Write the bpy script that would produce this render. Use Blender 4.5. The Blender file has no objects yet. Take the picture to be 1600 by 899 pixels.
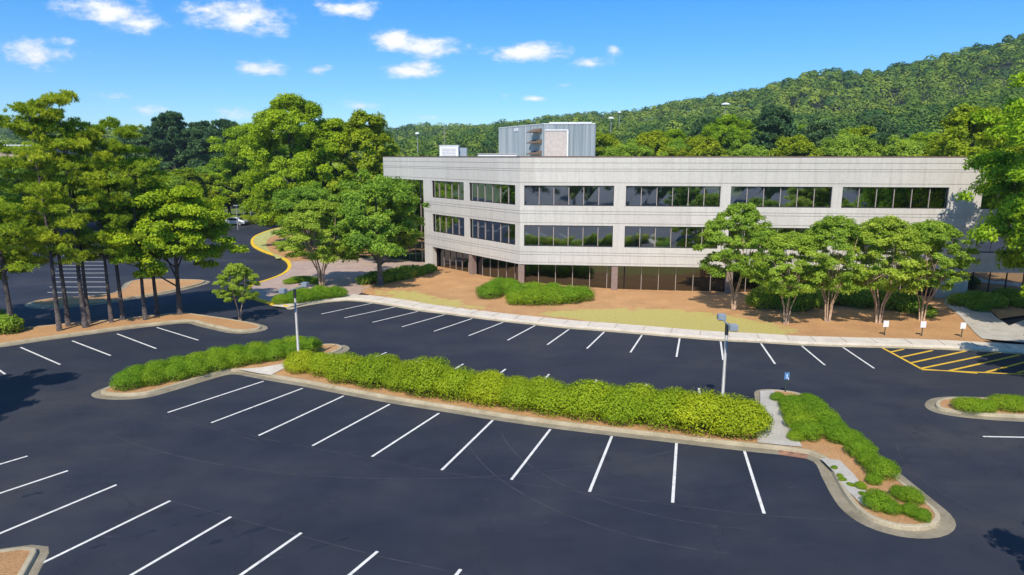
import bpy, math, random
import numpy as np
from mathutils import Vector
from mathutils.geometry import tessellate_polygon
R = math.radians
rng = np.random.default_rng(7)
random.seed(7)
S = bpy.context.scene
COL = S.collection

# ------------------------------------------------------------------ camera
H = 12.0; FPX = 1067.0; CX, CY = 800.0, 449.5; YH = 244.0
PITCH = math.atan((CY - YH) / FPX)
cd = bpy.data.cameras.new('camera'); cam = bpy.data.objects.new('camera', cd); COL.objects.link(cam)
cam.location = (0, 0, H); cam.rotation_euler = (math.pi/2 - PITCH, 0, 0)
cd.sensor_width = 36; cd.lens = 36 * FPX / 1600; cd.clip_end = 9000; cd.clip_start = 0.5
S.camera = cam
# ------------------------------------------------------------------ world, sun, exposure
SUN_EL = R(50); SUN_AZ = (-0.22, -1.0)          # direction towards the sun on the ground plan
S.view_settings.view_transform = 'Standard'; S.view_settings.look = 'None'
S.view_settings.exposure = 0.5; S.view_settings.gamma = 1
S.view_settings.use_curve_mapping = False
W = bpy.data.worlds.new('World'); S.world = W; W.use_nodes = True
wn, wl = W.node_tree.nodes, W.node_tree.links
bg = wn['Background']; bg.inputs[1].default_value = 0.15
sky = wn.new('ShaderNodeTexSky'); sky.sky_type = 'NISHITA'; sky.sun_disc = False
sky.sun_elevation = SUN_EL; sky.sun_rotation = math.atan2(SUN_AZ[0], SUN_AZ[1])
sky.altitude = 300; sky.air_density = 1.0; sky.dust_density = 0.35; sky.ozone_density = 4.0
hs = wn.new('ShaderNodeHueSaturation'); hs.inputs['Saturation'].default_value = 1.22; hs.inputs['Value'].default_value = 1.0
wl.new(sky.outputs[0], hs.inputs['Color'])

def wmath(op, a, b=None, c=None, clamp=False):
    n = wn.new('ShaderNodeMath'); n.operation = op; n.use_clamp = clamp
    for i, v in enumerate((a, b, c)):
        if v is None: continue
        if isinstance(v, (int, float)): n.inputs[i].default_value = v
        else: wl.new(v, n.inputs[i])
    return n.outputs[0]
tc = wn.new('ShaderNodeTexCoord'); sx = wn.new('ShaderNodeSeparateXYZ'); wl.new(tc.outputs['Generated'], sx.inputs[0])
ya = wmath('MAXIMUM', wmath('ABSOLUTE', sx.outputs[1]), 0.03)
cu = wmath('DIVIDE', sx.outputs[0], ya); cv = wmath('DIVIDE', sx.outputs[2], ya)
cb = wn.new('ShaderNodeCombineXYZ'); wl.new(cu, cb.inputs[0]); wl.new(cv, cb.inputs[1])
def wnoise(scale, detail, sc=(1, 1, 1), rough=.6):
    m = wn.new('ShaderNodeMapping'); m.inputs['Scale'].default_value = sc; wl.new(cb.outputs[0], m.inputs[0])
    n = wn.new('ShaderNodeTexNoise'); n.inputs['Scale'].default_value = scale; n.inputs['Detail'].default_value = detail
    n.inputs['Roughness'].default_value = rough; wl.new(m.outputs[0], n.inputs[0]); return n.outputs['Fac']
def dirof(x, y):
    u = (x-CX)/FPX; v = (CY-y)/FPX
    d = (u, math.cos(PITCH)+v*math.sin(PITCH), -math.sin(PITCH)+v*math.cos(PITCH))
    return d[0]/d[1], d[2]/d[1]
CLOUDS = [  # where each cloud stands in the sky: centre, half size, how dense
 (165,18,62,20,1.0),(215,38,48,14,.9),(120,10,40,12,.7),(375,26,70,24,1.0),(410,44,50,14,.75),(320,14,40,10,.75),
 (542,14,46,13,.95),(498,6,14,8,.6),(50,82,70,22,.75),(75,104,45,10,.45),(10,75,40,14,.6),(110,66,18,8,.6),
 (618,62,40,15,1.15),(668,74,52,14,1.15),(640,112,46,13,1.0),(660,104,26,8,1.0),(825,82,66,14,1.2),(870,88,28,8,.8),
 (920,99,34,8,.62),(960,78,12,8,.6),(398,107,46,13,.8),(497,110,20,8,.55),(835,154,24,5,.75),(565,166,34,8,.65),
 (370,180,40,9,.5),(175,152,28,7,.5),(232,172,26,10,.6),(665,184,24,6,.5),(878,134,20,5,.35),(320,150,30,6,.3),(790,152,12,4,.35),
 (1290,-60,120,30,.9),(60,-70,120,40,1.0),(760,-60,90,26,.9),(-160,60,110,26,.8),(-220,150,90,14,.7)]
acc = None
for (x, y, a, b, k) in CLOUDS:
    u0, v0 = dirof(x, y)
    s = wn.new('ShaderNodeVectorMath'); s.operation = 'SUBTRACT'; wl.new(cb.outputs[0], s.inputs[0]); s.inputs[1].default_value = (u0, v0, 0)
    m = wn.new('ShaderNodeVectorMath'); m.operation = 'MULTIPLY'; wl.new(s.outputs[0], m.inputs[0]); m.inputs[1].default_value = (FPX/a/1.3, FPX/b/1.35, 0)
    l = wn.new('ShaderNodeVectorMath'); l.operation = 'LENGTH'; wl.new(m.outputs[0], l.inputs[0])
    d = wmath('MULTIPLY_ADD', l.outputs['Value'], -k, k)
    acc = d if acc is None else wmath('MAXIMUM', acc, d)
n1 = wnoise(26, 7, (1, 2.1, 1), .68); n2 = wnoise(9, 4, (1, 2, 1))
dens = wmath('ADD', acc, wmath('MULTIPLY_ADD', n1, 1.9, -0.95))
dens = wmath('ADD', dens, wmath('MULTIPLY_ADD', n2, 0.8, -0.4))
mr = wn.new('ShaderNodeMapRange'); mr.interpolation_type = 'SMOOTHSTEP'; wl.new(dens, mr.inputs[0])
mr.inputs[1].default_value = 0.10; mr.inputs[2].default_value = 0.95
shade = wnoise(14, 5, (1, 2.6, 1), .6)
cr = wn.new('ShaderNodeMapRange'); wl.new(wmath('ADD', wmath('MULTIPLY', shade, .8), wmath('MULTIPLY', dens, .45)), cr.inputs[0])
cr.inputs[1].default_value = .3; cr.inputs[2].default_value = .85
cm = wn.new('ShaderNodeMix'); cm.data_type = 'RGBA'; wl.new(cr.outputs[0], cm.inputs[0])
cm.inputs[6].default_value = (3.5, 3.9, 4.8, 1); cm.inputs[7].default_value = (5.9, 5.8, 5.9, 1)
mx = wn.new('ShaderNodeMix'); mx.data_type = 'RGBA'; wl.new(wmath('MULTIPLY', mr.outputs[0], .93), mx.inputs[0])
gr = wn.new('ShaderNodeValToRGB'); wl.new(wmath('MULTIPLY', sx.outputs[2], 1.0), gr.inputs[0])
e = gr.color_ramp.elements; e[0].position = 0.0; e[0].color = (.50, .62, .77, 1); e[1].position = .30; e[1].color = (.14, .60, .84, 1)
q = e.new(.12); q.color = (.37, .62, .80, 1)
q = e.new(.6); q.color = (.8, .95, 1.0, 1)
gm = wn.new('ShaderNodeMix'); gm.data_type = 'RGBA'; gm.blend_type = 'MULTIPLY'; gm.inputs[0].default_value = 1
wl.new(hs.outputs[0], gm.inputs[6]); wl.new(gr.outputs[0], gm.inputs[7]); wl.new(gm.outputs[2], mx.inputs[6]); wl.new(cm.outputs[2], mx.inputs[7]); wl.new(mx.outputs[2], bg.inputs[0])

sl = bpy.data.lights.new('sun', 'SUN'); sl.energy = 3.7; sl.angle = R(0.5); sl.color = (1, .93, .82)
so = bpy.data.objects.new('sun', sl); COL.objects.link(so)
hz = math.hypot(*SUN_AZ)
SD = Vector((SUN_AZ[0]/hz*math.cos(SUN_EL), SUN_AZ[1]/hz*math.cos(SUN_EL), math.sin(SUN_EL)))
so.rotation_euler = SD.to_track_quat('Z', 'Y').to_euler(); so.location = (0, -20, 60)

# ------------------------------------------------------------------ measuring: a spot on the ground plan (or at height z)
def G(x, y, z=0.0):
    u = (x-CX)/FPX; v = (CY-y)/FPX
    d = (u, math.cos(PITCH)+v*math.sin(PITCH), -math.sin(PITCH)+v*math.cos(PITCH))
    t = -(H-z)/d[2]; return (d[0]*t, d[1]*t)
def at(x, Y, y=None):
    """x position at distance Y; with y also the height"""
    v = 0 if y is None else (CY-y)/FPX
    u = (x-CX)/FPX
    d = (u, math.cos(PITCH)+v*math.sin(PITCH), -math.sin(PITCH)+v*math.cos(PITCH))
    t = Y/d[1]
    return d[0]*t, (H+d[2]*t if y is not None else 0)

# ------------------------------------------------------------------ materials
def new_mat(name):
    m = bpy.data.materials.new(name); m.use_nodes = True
    return m, m.node_tree.nodes, m.node_tree.links, m.node_tree.nodes['Principled BSDF']
def tex(n, l, scale, detail=4, sc=(1, 1, 1), rough=.55, coord='Object', kind='noise'):
    t = n.new('ShaderNodeTexCoord'); mp = n.new('ShaderNodeMapping'); mp.inputs['Scale'].default_value = sc
    l.new(t.outputs[coord], mp.inputs[0])
    if kind == 'noise':
        q = n.new('ShaderNodeTexNoise'); q.inputs['Detail'].default_value = detail; q.inputs['Roughness'].default_value = rough
    else: q = n.new('ShaderNodeTexVoronoi')
    q.inputs['Scale'].default_value = scale; l.new(mp.outputs[0], q.inputs['Vector'])
    return q.outputs['Fac' if kind == 'noise' else 'Distance']
def ramp(n, l, fac, stops):
    r = n.new('ShaderNodeValToRGB'); e = r.color_ramp.elements
    while len(e) < len(stops): e.new(0.5)
    for k, (p, c) in zip(e, stops):
        k.position = p; k.color = (*c, 1)
    l.new(fac, r.inputs[0]); return r.outputs[0]
def mixc(n, l, fac, a, b, mode='MIX'):
    m = n.new('ShaderNodeMix'); m.data_type = 'RGBA'; m.blend_type = mode
    for i, v in ((0, fac), (6, a), (7, b)):
        if isinstance(v, (int, float)): m.inputs[i].default_value = v
        elif isinstance(v, tuple): m.inputs[i].default_value = (*v, 1)
        else: l.new(v, m.inputs[i])
    return m.outputs[2]
def bump(n, l, b, h, s, d=.02):
    q = n.new('ShaderNodeBump'); q.inputs['Strength'].default_value = s; q.inputs['Distance'].default_value = d
    l.new(h, q.inputs['Height']); l.new(q.outputs[0], b.inputs['Normal'])
def simple(name, c, rough=.6, metal=0, var=.12, scale=3, bmp=0, spec=.5):
    m, n, l, b = new_mat(name)
    f = tex(n, l, scale, 5)
    a = tuple(x*(1-var*1.6) for x in c); z = tuple(min(1, x*(1+var*1.6)) for x in c)
    l.new(ramp(n, l, f, [(.3, a), (.7, z)]), b.inputs['Base Color'])
    b.inputs['Roughness'].default_value = rough; b.inputs['Metallic'].default_value = metal
    b.inputs['Specular IOR Level'].default_value = spec
    if bmp: bump(n, l, b, tex(n, l, scale*6, 4), bmp)
    return m

def asphalt_mat():
    m, n, l, b = new_mat('asphalt')
    big = tex(n, l, .07, 5, (1, 1.6, 1), .6)
    c = ramp(n, l, big, [(.32, (.015, .018, .027)), (.5, (.023, .026, .036)), (.68, (.037, .038, .043))])
    streak = tex(n, l, .45, 7, (.8, 1.3, 1), .72)
    c = mixc(n, l, .65, c, ramp(n, l, streak, [(.33, (.72, .74, .79)), (.5, (1, 1, 1)), (.68, (1.3, 1.25, 1.16))]), 'MULTIPLY')
    wide = tex(n, l, .35, 3, (1, 1, 1), .5)
    c = mixc(n, l, 1, c, ramp(n, l, wide, [(.3, (.78, .82, .92)), (.7, (1.22, 1.16, 1.06))]), 'MULTIPLY')
    scuff = tex(n, l, 1.3, 7, (.5, 1.6, 1), .75)
    c = mixc(n, l, ramp(n, l, scuff, [(.63, (0, 0, 0)), (.76, (.4, .4, .4))]), c, (.17, .155, .14))
    spot = tex(n, l, .36, 3, (1, 1, 1), .5, kind='voronoi')
    c = mixc(n, l, ramp(n, l, spot, [(.05, (.6, .6, .6)), (.13, (0, 0, 0))]), c, (.014, .015, .02))
    crk = n.new('ShaderNodeTexVoronoi'); crk.feature = 'DISTANCE_TO_EDGE'; crk.inputs['Scale'].default_value = .11
    t2 = n.new('ShaderNodeTexCoord'); ds = n.new('ShaderNodeVectorMath'); ds.operation = 'ADD'; l.new(t2.outputs['Object'], ds.inputs[0])
    nz = n.new('ShaderNodeTexNoise'); nz.inputs['Scale'].default_value = .8; nz.inputs['Detail'].default_value = 6; l.new(t2.outputs['Object'], nz.inputs[0])
    sc_ = n.new('ShaderNodeVectorMath'); sc_.operation = 'SCALE'; sc_.inputs['Scale'].default_value = 2.2; l.new(nz.outputs['Color'], sc_.inputs[0]); l.new(sc_.outputs[0], ds.inputs[1]); l.new(ds.outputs[0], crk.inputs['Vector'])
    c = mixc(n, l, ramp(n, l, crk.outputs['Distance'], [(.0, (.45, .45, .45)), (.006, (0, 0, 0))]), c, (.012, .013, .018))
    fine = tex(n, l, 60, 3)
    c = mixc(n, l, .5, c, ramp(n, l, fine, [(.3, (.75, .75, .75)), (.7, (1.3, 1.3, 1.3))]), 'MULTIPLY')
    l.new(c, b.inputs['Base Color']); b.inputs['Roughness'].default_value = .78; b.inputs['Specular IOR Level'].default_value = .35
    bump(n, l, b, fine, .25, .01)
    return m
def concrete_mat(name, a, z, joints=0):
    m, n, l, b = new_mat(name)
    f = tex(n, l, 1.1, 7, (1, 1, 1), .68); g = tex(n, l, 14, 5, (1, 1, 1), .7)
    c = ramp(n, l, f, [(.3, a), (.7, z)])
    c = mixc(n, l, .7, c, ramp(n, l, g, [(.3, (.72, .7, .66)), (.62, (1.12, 1.12, 1.12))]), 'MULTIPLY')
    l.new(c, b.inputs['Base Color']); b.inputs['Roughness'].default_value = .85
    bump(n, l, b, g, .3, .01); return m
def paint_mat(name, a, z):
    m, n, l, b = new_mat(name)
    c = ramp(n, l, tex(n, l, 2.5, 6), [(.3, a), (.7, z)])
    c = mixc(n, l, ramp(n, l, tex(n, l, 5.5, 9, (1, 1, 1), .85), [(.53, (0, 0, 0)), (.66, (.85, .85, .85))]), c, (.10, .10, .105))
    l.new(c, b.inputs['Base Color']); b.inputs['Roughness'].default_value = .8; return m
def mulch_mat():
    m, n, l, b = new_mat('pine_straw_mulch')
    f = tex(n, l, 9, 8, (1, 2.2, 1), .8); g = tex(n, l, .5, 4); h = tex(n, l, 26, 5, (2.4, 1, 1), .8)
    c = ramp(n, l, f, [(.28, (.27, .135, .055)), (.5, (.50, .285, .13)), (.72, (.68, .46, .25))])
    c = mixc(n, l, .8, c, ramp(n, l, g, [(.3, (.86, .8, .78)), (.7, (1.12, 1.1, 1.05))]), 'MULTIPLY')
    c = mixc(n, l, .55, c, ramp(n, l, h, [(.3, (.55, .5, .45)), (.65, (1.3, 1.3, 1.3))]), 'MULTIPLY')
    at_ = n.new('ShaderNodeAttribute'); at_.attribute_name = 'grass'
    gg = ramp(n, l, tex(n, l, 7, 7, (1, 1, 1), .75), [(.3, (.33, .27, .08)), (.5, (.47, .40, .12)), (.72, (.64, .46, .20))])
    ad = n.new('ShaderNodeMath'); ad.operation = 'ADD'; l.new(at_.outputs['Fac'], ad.inputs[0])
    e = n.new('ShaderNodeMath'); e.operation = 'MULTIPLY_ADD'; l.new(tex(n, l, 1.2, 6), e.inputs[0]); e.inputs[1].default_value = 1.7; e.inputs[2].default_value = -.85
    l.new(e.outputs[0], ad.inputs[1])
    mk = n.new('ShaderNodeMapRange'); mk.interpolation_type = 'SMOOTHSTEP'; l.new(ad.outputs[0], mk.inputs[0]); mk.inputs[1].default_value = .35; mk.inputs[2].default_value = .65
    c = mixc(n, l, mk.outputs[0], c, gg)
    l.new(c, b.inputs['Base Color']); b.inputs['Roughness'].default_value = .95; b.inputs['Specular IOR Level'].default_value = .1
    bump(n, l, b, h, .8, .05); return m
def leaf_mat(name, a, mid, z, trans=.42, rough=.6):
    m, n, l, b = new_mat(name)
    at_ = n.new('ShaderNodeAttribute'); at_.attribute_name = 'tint'
    oi = n.new('ShaderNodeObjectInfo')
    c = ramp(n, l, at_.outputs['Fac'], [(0, a), (.5, mid), (1, z)])
    hv = n.new('ShaderNodeHueSaturation'); l.new(c, hv.inputs['Color'])
    mh = n.new('ShaderNodeMapRange'); l.new(oi.outputs['Random'], mh.inputs[0]); mh.inputs[3].default_value = .482; mh.inputs[4].default_value = .512
    l.new(mh.outputs[0], hv.inputs['Hue'])
    mv = n.new('ShaderNodeMapRange'); l.new(oi.outputs['Random'], mv.inputs[0]); mv.inputs[3].default_value = 1.1; mv.inputs[4].default_value = .88
    l.new(mv.outputs[0], hv.inputs['Value'])
    l.new(hv.outputs[0], b.inputs['Base Color']); b.inputs['Roughness'].default_value = rough; b.inputs['Specular IOR Level'].default_value = .25
    t = n.new('ShaderNodeBsdfTranslucent'); l.new(hv.outputs[0], t.inputs[0])
    ms = n.new('ShaderNodeMixShader'); ms.inputs[0].default_value = trans
    l.new(b.outputs[0], ms.inputs[1]); l.new(t.outputs[0], ms.inputs[2])
    l.new(ms.outputs[0], n['Material Output'].inputs[0]); return m
def facade_mat():
    m, n, l, b = new_mat('precast_concrete')
    at_ = n.new('ShaderNodeAttribute'); at_.attribute_name = 'tint'
    c = ramp(n, l, at_.outputs['Fac'], [(0, (.56, .52, .455)), (.5, (.60, .56, .495)), (1, (.64, .60, .53))])
    st = tex(n, l, 1.5, 6, (2.6, 2.6, .16), .7)
    c = mixc(n, l, .8, c, ramp(n, l, st, [(.3, (.84, .83, .81)), (.5, (1, 1, 1)), (.75, (1.08, 1.07, 1.05))]), 'MULTIPLY')
    f = tex(n, l, 4, 7, (1, 1, 1), .7)
    c = mixc(n, l, .5, c, ramp(n, l, f, [(.3, (.82, .81, .79)), (.7, (1.08, 1.08, 1.08))]), 'MULTIPLY')
    l.new(c, b.inputs['Base Color']); b.inputs['Roughness'].default_value = .85
    bump(n, l, b, tex(n, l, 30, 4), .15, .01); return m
def glass_mat(name, c, rough=.03):
    m, n, l, b = new_mat(name)
    b.inputs['Base Color'].default_value = (*c, 1); b.inputs['Metallic'].default_value = 1; b.inputs['Roughness'].default_value = rough
    bump(n, l, b, tex(n, l, .55, 2, (1, 1, 1), .4), .05, .05); return m
def corrugated_mat():
    m, n, l, b = new_mat('corrugated_steel')
    w = tex(n, l, 1.2, 4, (3, 3, .05), .5)
    c = ramp(n, l, w, [(.3, (.25, .29, .30)), (.5, (.33, .37, .375)), (.7, (.48, .49, .48))])
    l.new(c, b.inputs['Base Color']); b.inputs['Roughness'].default_value = .45; b.inputs['Metallic'].default_value = .25
    return m
def paver_mat():
    m, n, l, b = new_mat('brick_pavers')
    t = n.new('ShaderNodeTexCoord'); q = n.new('ShaderNodeTexBrick'); l.new(t.outputs['Object'], q.inputs[0]); q.inputs['Scale'].default_value = 1.6
    q.inputs['Color1'].default_value = (.44, .31, .25, 1); q.inputs['Color2'].default_value = (.36, .25, .20, 1); q.inputs['Mortar'].default_value = (.40, .34, .29, 1)
    f = tex(n, l, .6, 5)
    c = mixc(n, l, .8, q.outputs[0], ramp(n, l, f, [(.3, (.84, .84, .84)), (.7, (1.18, 1.15, 1.12))]), 'MULTIPLY')
    l.new(c, b.inputs['Base Color']); b.inputs['Roughness'].default_value = .85; return m

M = dict(
 asphalt=asphalt_mat(), mulch=mulch_mat(), facade=facade_mat(), pavers=paver_mat(), corr=corrugated_mat(),
 walk=concrete_mat('pale_sidewalk_concrete', (.52, .45, .36), (.68, .60, .49)),
 kerb=concrete_mat('weathered_kerb_concrete', (.30, .245, .15), (.50, .42, .28)),
 gutter=concrete_mat('worn_gutter_concrete', (.17, .14, .09), (.32, .27, .18)),
 oldwalk=concrete_mat('grey_walkway_concrete', (.36, .33, .27), (.50, .46, .40)),
 yellowk=concrete_mat('yellow_painted_kerb', (.70, .42, .01), (.82, .54, .02)),
 white=paint_mat('white_line_paint', (.60, .57, .50), (.78, .75, .68)),
 yellow=paint_mat('yellow_line_paint', (.62, .36, .015), (.76, .47, .03)),
 seam=simple('asphalt_seam', (.039, .040, .046), .85, var=.3, scale=2),
 crackfill=simple('sealer_smear', (.014, .017, .026), .6, var=.2, scale=2),
 ground=simple('turf_and_soil', (.10, .13, .03), .95, var=.35, scale=.2),
 lawn=simple('clipped_lawn', (.42, .40, .12), .95, var=.2, scale=3, bmp=.4),
 hillsoil=simple('forest_floor', (.030, .042, .012), .95, var=.3, scale=.1),
 soffit=simple('soffit_paint', (.42, .39, .34), .8, var=.05),  # one plain tone, darker than the facade concrete
 coping=simple('brown_coping_metal', (.22, .13, .085), .5, metal=.3, var=.1),
 roof=simple('roof_membrane', (.42, .40, .36), .9, var=.1),
 col=simple('taupe_column_paint', (.27, .19, .155), .7, var=.08),
 mull=simple('pale_mullion', (.50, .40, .34), .5, metal=.2, var=.05),
 darkframe=simple('dark_bronze_frame', (.035, .028, .025), .5, metal=.4, var=.1),
 glass=glass_mat('tinted_reflective_glass', (.47, .51, .54)), glasslow=glass_mat('bronze_reflective_glass', (.13, .14, .145)),
 bark=simple('grey_brown_bark', (.115, .095, .085), .95, var=.35, scale=5, bmp=.6),
 pinebark=simple('dark_pine_bark', (.085, .068, .062), .95, var=.4, scale=5, bmp=.7),
 myrtle=simple('pale_smooth_bark', (.42, .28, .18), .75, var=.25, scale=4),
 galv=simple('galvanised_pole_paint', (.36, .34, .31), .5, metal=.3, var=.08),
 head=simple('lamp_housing_grey', (.33, .37, .40), .45, metal=.3, var=.05),
 dark=simple('dark_metal', (.05, .05, .055), .5, metal=.4, var=.1),
 signw=simple('white_sign_face', (.80, .80, .80), .5, var=.03), signp=simple('dark_green_post', (.03, .06, .045), .6, var=.1),
 blue=simple('blue_sign_face', (.10, .24, .48), .5, var=.05), whitebox=simple('white_equipment_paint', (.74, .74, .73), .5, var=.04),
 beige=simple('beige_metal_door', (.50, .43, .37), .6, var=.08), hood=simple('rusty_hood_metal', (.16, .11, .07), .7, var=.25, scale=6),
 silver=simple('silver_car_paint', (.52, .56, .62), .3, metal=.5, var=.02), rubber=simple('tyre_rubber', (.02, .02, .02), .9, var=.1),
 rim=simple('alloy_rim', (.55, .55, .55), .35, metal=.7, var=.03), lampred=simple('red_tail_lens', (.4, .02, .02), .3, var=.03),
 carglass=glass_mat('car_glass', (.18, .2, .22)), drain=simple('rusty_drain_grate', (.30, .15, .085), .9, var=.3, scale=3),
 tan=simple('tan_building_wall', (.42, .30, .24), .85, var=.1),
 l_shrub=leaf_mat('lime_hedge_leaves', (.13, .24, .010), (.38, .50, .014), (.62, .70, .03)),
 l_bright=leaf_mat('brightened_broad_leaves', (.15, .28, .012), (.36, .54, .015), (.58, .74, .03)),  # leaf colour lifted above the other broad leaves to brighten a dark crown
 l_jun=leaf_mat('fresh_green_shrub_leaves', (.10, .21, .012), (.24, .42, .015), (.42, .56, .03)),
 l_crepe=leaf_mat('crepe_myrtle_leaves', (.18, .29, .025), (.37, .51, .04), (.60, .72, .08)),
 l_broad=leaf_mat('bright_broad_leaves', (.11, .22, .010), (.29, .46, .012), (.50, .66, .02)),
 l_yell=leaf_mat('yellow_green_leaves', (.14, .22, .008), (.31, .42, .012), (.50, .60, .03)),
 l_pine=leaf_mat('pine_needles', (.17, .26, .014), (.36, .48, .02), (.58, .68, .05)),
 l_dpine=leaf_mat('dark_pine_needles', (.04, .10, .045), (.09, .18, .06), (.17, .27, .07), .2),
 l_mid=leaf_mat('mid_green_leaves', (.12, .23, .022), (.28, .44, .035), (.48, .64, .06)),
 l_hill=leaf_mat('wooded_hill_leaves', (.05, .125, .022), (.145, .23, .016), (.28, .345, .028), .2),
)

# ------------------------------------------------------------------ object helpers
def tag(o, label=None, cat=None, group=None, kind=None):
    if label: o['label'] = label
    if cat: o['category'] = cat
    if group: o['group'] = group
    if kind: o['kind'] = kind
    return o
def link(name, me, mat=None, parent=None, loc=None):
    if mat is not None and not me.materials: me.materials.append(mat)
    o = bpy.data.objects.new(name, me); COL.objects.link(o)
    if parent: o.parent = parent
    if loc: o.location = loc
    return o
def empty(name, loc, rz=0):
    o = bpy.data.objects.new(name, None); COL.objects.link(o); o.location = loc; o.rotation_euler = (0, 0, rz); o.empty_display_size = .3
    return o
def copy_tree(root, loc, rz=0, scale=1):
    r = root.copy(); COL.objects.link(r); r.location = loc; r.rotation_euler = (0, 0, rz)
    r.scale = scale if isinstance(scale, tuple) else (scale,)*3
    for ch in list(root.children):
        c = ch.copy(); COL.objects.link(c); c.parent = r
        for g in list(ch.children):
            d = g.copy(); COL.objects.link(d); d.parent = c
    return r
class MB:
    def __init__(s): s.v = []; s.f = []; s.t = []
    def add(s, vs, fs, tint=.5):
        k = len(s.v); s.v += [tuple(p) for p in vs]; s.f += [tuple(k+i for i in q) for q in fs]; s.t += [tint]*len(fs)
    def box(s, c, d, rz=0, tint=.5):
        cs, sn = math.cos(rz), math.sin(rz); vs = []
        for z in (-1, 1):
            for y in (-1, 1):
                for x in (-1, 1):
                    a, b = x*d[0]/2, y*d[1]/2; vs.append((c[0]+a*cs-b*sn, c[1]+a*sn+b*cs, c[2]+z*d[2]/2))
        s.add(vs, [(0,2,3,1),(4,5,7,6),(0,1,5,4),(2,6,7,3),(0,4,6,2),(1,3,7,5)], tint)
    def prism(s, a, b, w, z0, z1):
        """upright box whose plan runs from a to b, w thick, centred"""
        dx, dy = b[0]-a[0], b[1]-a[1]; L = math.hypot(dx, dy)
        s.box(((a[0]+b[0])/2, (a[1]+b[1])/2, (z0+z1)/2), (L, w, z1-z0), math.atan2(dy, dx))
    def tube(s, pts, rad, n=8, cap=True):
        k = len(s.v); P = [Vector(p) for p in pts]
        for i, p in enumerate(P):
            d = (P[min(i+1, len(P)-1)] - P[max(i-1, 0)]).normalized()
            a = d.cross(Vector((0, 1, 0)) if abs(d.y) < .9 else Vector((1, 0, 0))).normalized(); b = d.cross(a)
            r = rad[i] if isinstance(rad, (list, tuple)) else rad
            for j in range(n):
                t = 2*math.pi*j/n; q = p + (a*math.cos(t)+b*math.sin(t))*r; s.v.append(tuple(q))
        for i in range(len(P)-1):
            for j in range(n):
                s.f.append((k+i*n+j, k+i*n+(j+1) % n, k+(i+1)*n+(j+1) % n, k+(i+1)*n+j)); s.t.append(.5)
        if cap:
            s.f.append(tuple(k+j for j in range(n))); s.f.append(tuple(k+(len(P)-1)*n+j for j in range(n))); s.t += [.5, .5]
    def build(s, name, mat, parent=None, loc=None, smooth=False, attr=False):
        me = bpy.data.meshes.new(name); me.from_pydata(s.v, [], s.f)
        if smooth: me.polygons.foreach_set('use_smooth', [True]*len(me.polygons))
        if attr:
            a = me.attributes.new('tint', 'FLOAT', 'FACE'); a.data.foreach_set('value', s.t)
        me.update(); return link(name, me, mat, parent, loc)
def smooth_path(pts, step=.5, closed=False):
    n = len(pts); out = []
    P = [np.array(p[:2], float) for p in pts]
    for i in range(n if closed else n-1):
        p0 = P[(i-1) % n] if closed or i > 0 else 2*P[0]-P[1]
        p1 = P[i]; p2 = P[(i+1) % n]
        p3 = P[(i+2) % n] if closed or i+2 < n else 2*P[-1]-P[-2]
        k = max(1, int(np.linalg.norm(p2-p1)/step))
        for j in range(k):
            t = j/k
            out.append(tuple(.5*((2*p1)+(-p0+p2)*t+(2*p0-5*p1+4*p2-p3)*t*t+(-p0+3*p1-3*p2+p3)*t**3)))
    if not closed: out.append(tuple(P[-1]))
    return out
def area(p): return .5*sum(p[i][0]*p[(i+1) % len(p)][1]-p[(i+1) % len(p)][0]*p[i][1] for i in range(len(p)))
def offset(p, d, closed):
    """shift a path to its left by d"""
    n = len(p); o = []
    for i in range(n):
        a = p[(i-1) % n] if closed or i > 0 else None; c = p[(i+1) % n] if closed or i < n-1 else None
        ns = []
        for q, r in ((a, p[i]), (p[i], c)):
            if q is None or r is None: continue
            dx, dy = r[0]-q[0], r[1]-q[1]; L = math.hypot(dx, dy) or 1e-6; ns.append((-dy/L, dx/L))
        mx_ = sum(k[0] for k in ns)/len(ns); my = sum(k[1] for k in ns)/len(ns); L2 = max(mx_*mx_+my*my, .35)
        o.append((p[i][0]+mx_/L2*d, p[i][1]+my/L2*d))
    return o
def ribbon(mb, p, prof, closed=False, tint=None):
    """sweep an open profile [(offset, z), ...] along path p"""
    rows = [[(x, y, z) for (x, y) in offset(p, d, closed)] for d, z in prof]
    n = len(p); k = len(mb.v)
    for r in rows: mb.v += r
    for a in range(len(prof)-1):
        for i in range(n if closed else n-1):
            j = (i+1) % n
            mb.f.append((k+a*n+i, k+a*n+j, k+(a+1)*n+j, k+(a+1)*n+i)); mb.t.append(.5 if tint is None else tint[i % len(tint)])
def fill(mb, poly, z):
    k = len(mb.v); mb.v += [(x, y, z) for x, y in poly]
    for t in tessellate_polygon([[Vector((x, y, 0)) for x, y in poly]]):
        a, b, c = (poly[i] for i in t)
        if (b[0]-a[0])*(c[1]-a[1])-(c[0]-a[0])*(b[1]-a[1]) < 0: t = (t[0], t[2], t[1])
        mb.f.append(tuple(k+i for i in t)); mb.t.append(.5)
def sheet(name, poly, z, mat):
    mb = MB(); fill(mb, poly, z); return tag(mb.build(name, mat), kind='structure')
def inside(pt, poly):
    x, y = pt; c = False; j = len(poly)-1
    for i in range(len(poly)):
        xi, yi = poly[i]; xj, yj = poly[j]
        if (yi > y) != (yj > y) and x < (xj-xi)*(y-yi)/(yj-yi+1e-12)+xi: c = not c
        j = i
    return c

# ------------------------------------------------------------------ ground, car park, road
sheet('ground', [(-3000, -1500), (3000, -1500), (3000, 5000), (-3000, 5000)], -.02, M['ground'])
sheet('parking_lot', [(-130, -140), (110, -140), (110, 20), (70, 56), (32, 58), (-9, 62), (-24, 84), (-33, 140), (-130, 140)], 0, M['asphalt'])

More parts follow.
